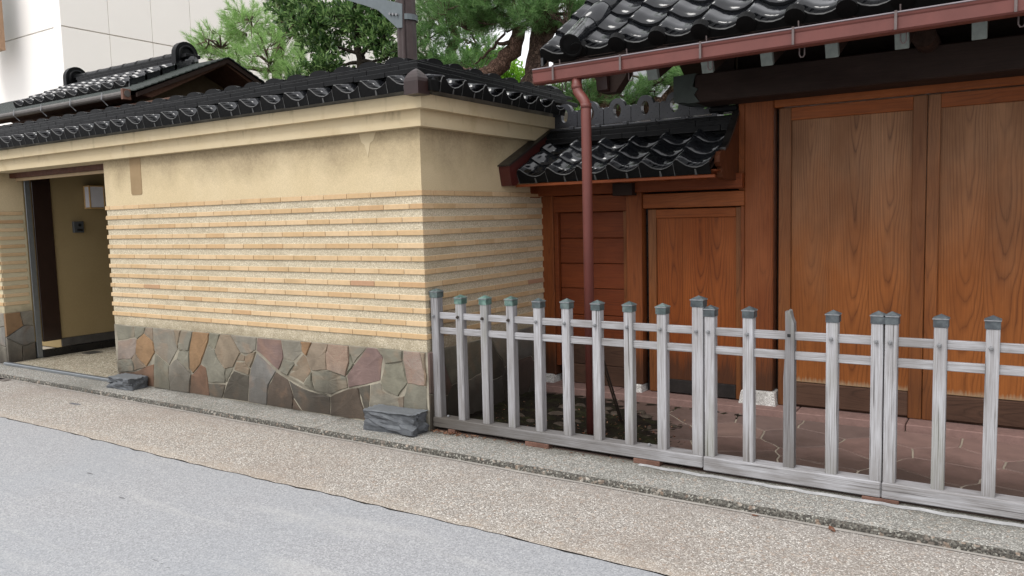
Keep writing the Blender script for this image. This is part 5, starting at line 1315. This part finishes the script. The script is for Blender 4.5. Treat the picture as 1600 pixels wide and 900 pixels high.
# right pine with thick twin limbs
tC = thing('pine_tree', 'big pine with thick scaly leaning trunk beside the gate roof corner', 'tree', (at(815, 190, 7.6).x, 7.6, .03), 'pines behind the wall')
limb(tC, 'trunk', [(at(812, 200, 7.6).x, 7.6, .03), tuple(at(812, 220, 7.6)), tuple(at(822, 165, 7.6)), tuple(at(838, 110, 7.6)), tuple(at(846, 50, 7.6)), tuple(at(866, -20, 7.6)), tuple(at(880, -120, 7.6))], [.2, .17, .145, .13, .125, .11, .08], bark_g, 16)
limb(tC, 'limb', [tuple(at(812, 190, 7.5)), tuple(at(745, 122, 7.4)), tuple(at(778, 108, 7.4)), tuple(at(803, 78, 7.45)), tuple(at(812, 40, 7.5))], [.06, .075, .10, .085, .07], bark_r, 14)
limb(tC, 'branch', [tuple(at(800, 66, 7.4)), tuple(at(775, 67, 7.3)), tuple(at(757, 90, 7.3)), tuple(at(742, 100, 7.3))], [.025, .018, .013, .008], bark_g, 7)
limb(tC, 'branch', [tuple(at(775, 67, 7.3)), tuple(at(790, 50, 7.3)), tuple(at(800, 45, 7.3))], [.015, .012, .01], bark_g, 6)
limb(tC, 'branch', [tuple(at(760, 118, 7.2)), tuple(at(735, 108, 7.1)), tuple(at(700, 105, 7.0)), tuple(at(670, 100, 7.0))], [.03, .022, .016, .01], bark_g, 7)
limb(tC, 'branch', [tuple(at(850, 45, 7.6)), tuple(at(875, 42, 7.5)), tuple(at(890, 30, 7.5))], [.05, .04, .03], bark_g, 8)
pine_crown(tC, [(at(800, 15, 7.3), (.5, .5, .22), 150), (at(860, 10, 7.2), (.42, .45, .24), 140), (at(740, 10, 7.2), (.5, .5, .22), 130), (at(700, -10, 7.2), (.5, .5, .25), 90), (at(830, -40, 7.3), (.9, .6, .3), 160),
                (at(895, 0, 7.3), (.2, .4, .16), 40), (at(765, 30, 7.4), (.3, .3, .12), 50)], needle_d, bark_g, 75)
# pine between
tD = thing('pine_tree', 'darker pine standing right of the pole', 'tree', (at(690, 120, 9).x, 9., .03), 'pines behind the wall')
limb(tD, 'trunk', [(at(700, 120, 9).x, 9, .03), tuple(at(700, 130, 9)), tuple(at(704, 80, 9)), tuple(at(712, 58, 9)), tuple(at(700, 0, 9))], [.12, .09, .07, .06, .04], bark_r, 10)
limb(tD, 'branch', [tuple(at(712, 62, 9)), tuple(at(728, 64, 9)), tuple(at(737, 67, 9))], [.03, .02, .012], bark_r, 6)
pine_crown(tD, [(at(672, 30, 8.8), (.45, .5, .4), 150), (at(668, 85, 8.7), (.42, .5, .34), 150), (at(715, 28, 8.9), (.5, .5, .3), 100), (at(700, 105, 8.6), (.45, .4, .2), 90), (at(745, 60, 9), (.22, .4, .3), 45), (at(745, 105, 8.8), (.3, .4, .2), 50), (at(760, 85, 8.9), (.2, .3, .2), 30)], needle_d, bark_g, 60, width=.005)
# pine under the gate eave
tE = thing('pine_tree', 'reddish pine trunk seen under the gate roof behind the wicket', 'tree', (at(945, 150, 8.4).x, 8.4, .03), 'pines behind the wall')
limb(tE, 'trunk', [(at(950, 200, 8.4).x, 8.4, .03), tuple(at(950, 220, 8.4)), tuple(at(946, 155, 8.4)), tuple(at(940, 110, 8.4)), tuple(at(935, 40, 8.4))], [.2, .17, .15, .13, .1], bark_r, 14)
limb(tE, 'limb', [tuple(at(952, 170, 8.4)), tuple(at(1040, 165, 8.6)), tuple(at(1063, 130, 8.7)), tuple(at(1052, 95, 8.7)), tuple(at(1045, 40, 8.7))], [.1, .09, .09, .08, .06], bark_r, 12)
limb(tE, 'branch', [tuple(at(1050, 128, 8.6)), tuple(at(1015, 130, 8.5)), tuple(at(985, 118, 8.4))], [.025, .018, .01], bark_g, 7)
pine_crown(tE, [(at(885, 145, 8.2), (.25, .3, .22), 60), (at(910, 150, 8.1), (.22, .3, .2), 60), (at(975, 145, 8.2), (.24, .3, .16), 55), (at(1040, 120, 8.4), (.3, .3, .11), 50), (at(1085, 118, 8.3), (.3, .3, .12), 60),
                (at(1105, 180, 8.0), (.35, .3, .12), 50), (at(1010, 140, 8.5), (.2, .3, .08), 22), (at(970, 60, 8.6), (.9, .6, .3), 90), (at(1090, 160, 8.2), (.2, .3, .1), 20)], needle_d, bark_g, 60)
limb(tC, 'added_high_limb', [tuple(at(872, -60, 7.6)), (-3.9, 7.9, 5.4), (-4.4, 8.2, 7.2), (-4.2, 8.4, 9.0)], [.1, .09, .06, .03], bark_g, 8)  # unseen limb and crowns, added for dark streaks in the roof tile reflections
pine_crown(tC, [((-3.9, 8.2, 5.6), (1.1, .9, .3), 100), ((-5.2, 8.4, 6.3), (1.1, .9, .3), 90), ((-4.2, 8.6, 7.4), (1.2, 1.0, .35), 110), ((-5.8, 8.8, 7.8), (1.1, .9, .3), 90), ((-4.6, 8.8, 9.0), (1.2, 1.0, .4), 100)], needle_d, bark_g, 40, (.10, .15), .008)
limb(tD, 'added_high_limb', [tuple(at(700, 0, 9)), (-6.6, 9.1, 5.2), (-7.2, 9.3, 7.0)], [.05, .05, .03], bark_r, 8)  # unseen too, added with its crowns for the tile reflections
pine_crown(tD, [((-6.8, 9.2, 5.2), (1.2, .9, .3), 90), ((-7.6, 9.4, 6.6), (1.2, .9, .35), 90)], needle_d, bark_g, 40, (.10, .15), .008)
# bright shrub
tF = thing('bright_shrub', 'yellow-green leafy shrub between the pine limbs', 'shrub', (at(790, 170, 9.6).x, 9.6, .03))
limb(tF, 'stem', [(at(790, 170, 9.6).x, 9.6, .03), tuple(at(785, 150, 9.6)), tuple(at(770, 110, 9.6))], [.04, .03, .012], bark_d, 6)
leaf_crown(tF, [(at(765, 105, 9.6), (.4, .3, .24), 110), (at(795, 130, 9.6), (.3, .3, .28), 90), (at(750, 92, 9.6), (.2, .3, .1), 25), (at(875, 160, 9.6), (.3, .3, .2), 40), (at(812, 165, 9.4), (.3, .3, .2), 60)], leaf_y, bark_d, (.07, .10))
# ================================================================ FALLEN LEAVES
def dead_leaf(name, p, s_, rot, label=None):
    V = [(-1, 0, .1), (-.45, .38, .22), (.25, .42, .12), (1, .05, .3), (.3, -.4, .2), (-.4, -.36, .05), (0, 0, 0)]
    V = [(a*s_, b*s_, c*s_) for a, b, c in V]
    me = mesh(name, V, [[6, i, (i+1) % 6] for i in range(6)], deadleaf); return link(name, me, None, p, (0, 0, rot))
def gpt(px, py, z):
    d = RT*(px-800)+UP*(450-py)+FW*FPX; t = (z-CAMZ)/d.z; return (d.x*t, d.y*t, z)
for (px, py, z, s_, lb) in ((713, 714, .004, .022, 'small dry red leaf on the kerb line nearest the stone block'), (822, 735, .004, .02, 'small dry leaf against the kerb below the left fence panel'),
                         (1180, 806, .004, .022, 'dry brown leaf against the kerb below the broken post'), (1300, 828, .004, .034, 'largest dry brown leaf, lying on the pavement at the right')):
    tag(dead_leaf('fallen_leaf', gpt(px, py, z), s_, random.uniform(0, 6), lb), lb, 'leaf', 'dry leaves on the pavement')
A, B_, C_ = [], [], []
for k in range(420):
    z = rt.rand()
    if k < 150: c = np.array([rt.uniform(-3.49, -3.1), rt.uniform(4.27, 4.33), .05+rt.rand()*.012])
    elif k < 190: c = np.array([rt.uniform(-3.1, -2.0), rt.uniform(4.29, 4.34), .05])
    else: c = np.array([rt.uniform(-3.4, -1.75), rt.uniform(4.42, 5.4), .068])
    d = unit(rt.normal(size=3)*[1, 1, .3]); e = unit(rt.normal(size=3)*[1, 1, .4]); s_ = rt.uniform(.006, .017)
    A.append(c-d*s_); B_.append(c+d*s_); C_.append(c+e*s_*.9)
o = link('leaf_litter', tri_mesh('leaf_litter', np.array(A), np.array(B_), np.array(C_), deadleaf)); o['kind'] = 'stuff'
tag(o, 'dry brown leaf bits gathered at the fence foot and over the moss', 'leaf litter')
for im in list(bpy.data.objects):
    if im.name == 'dummy': bpy.data.objects.remove(im)
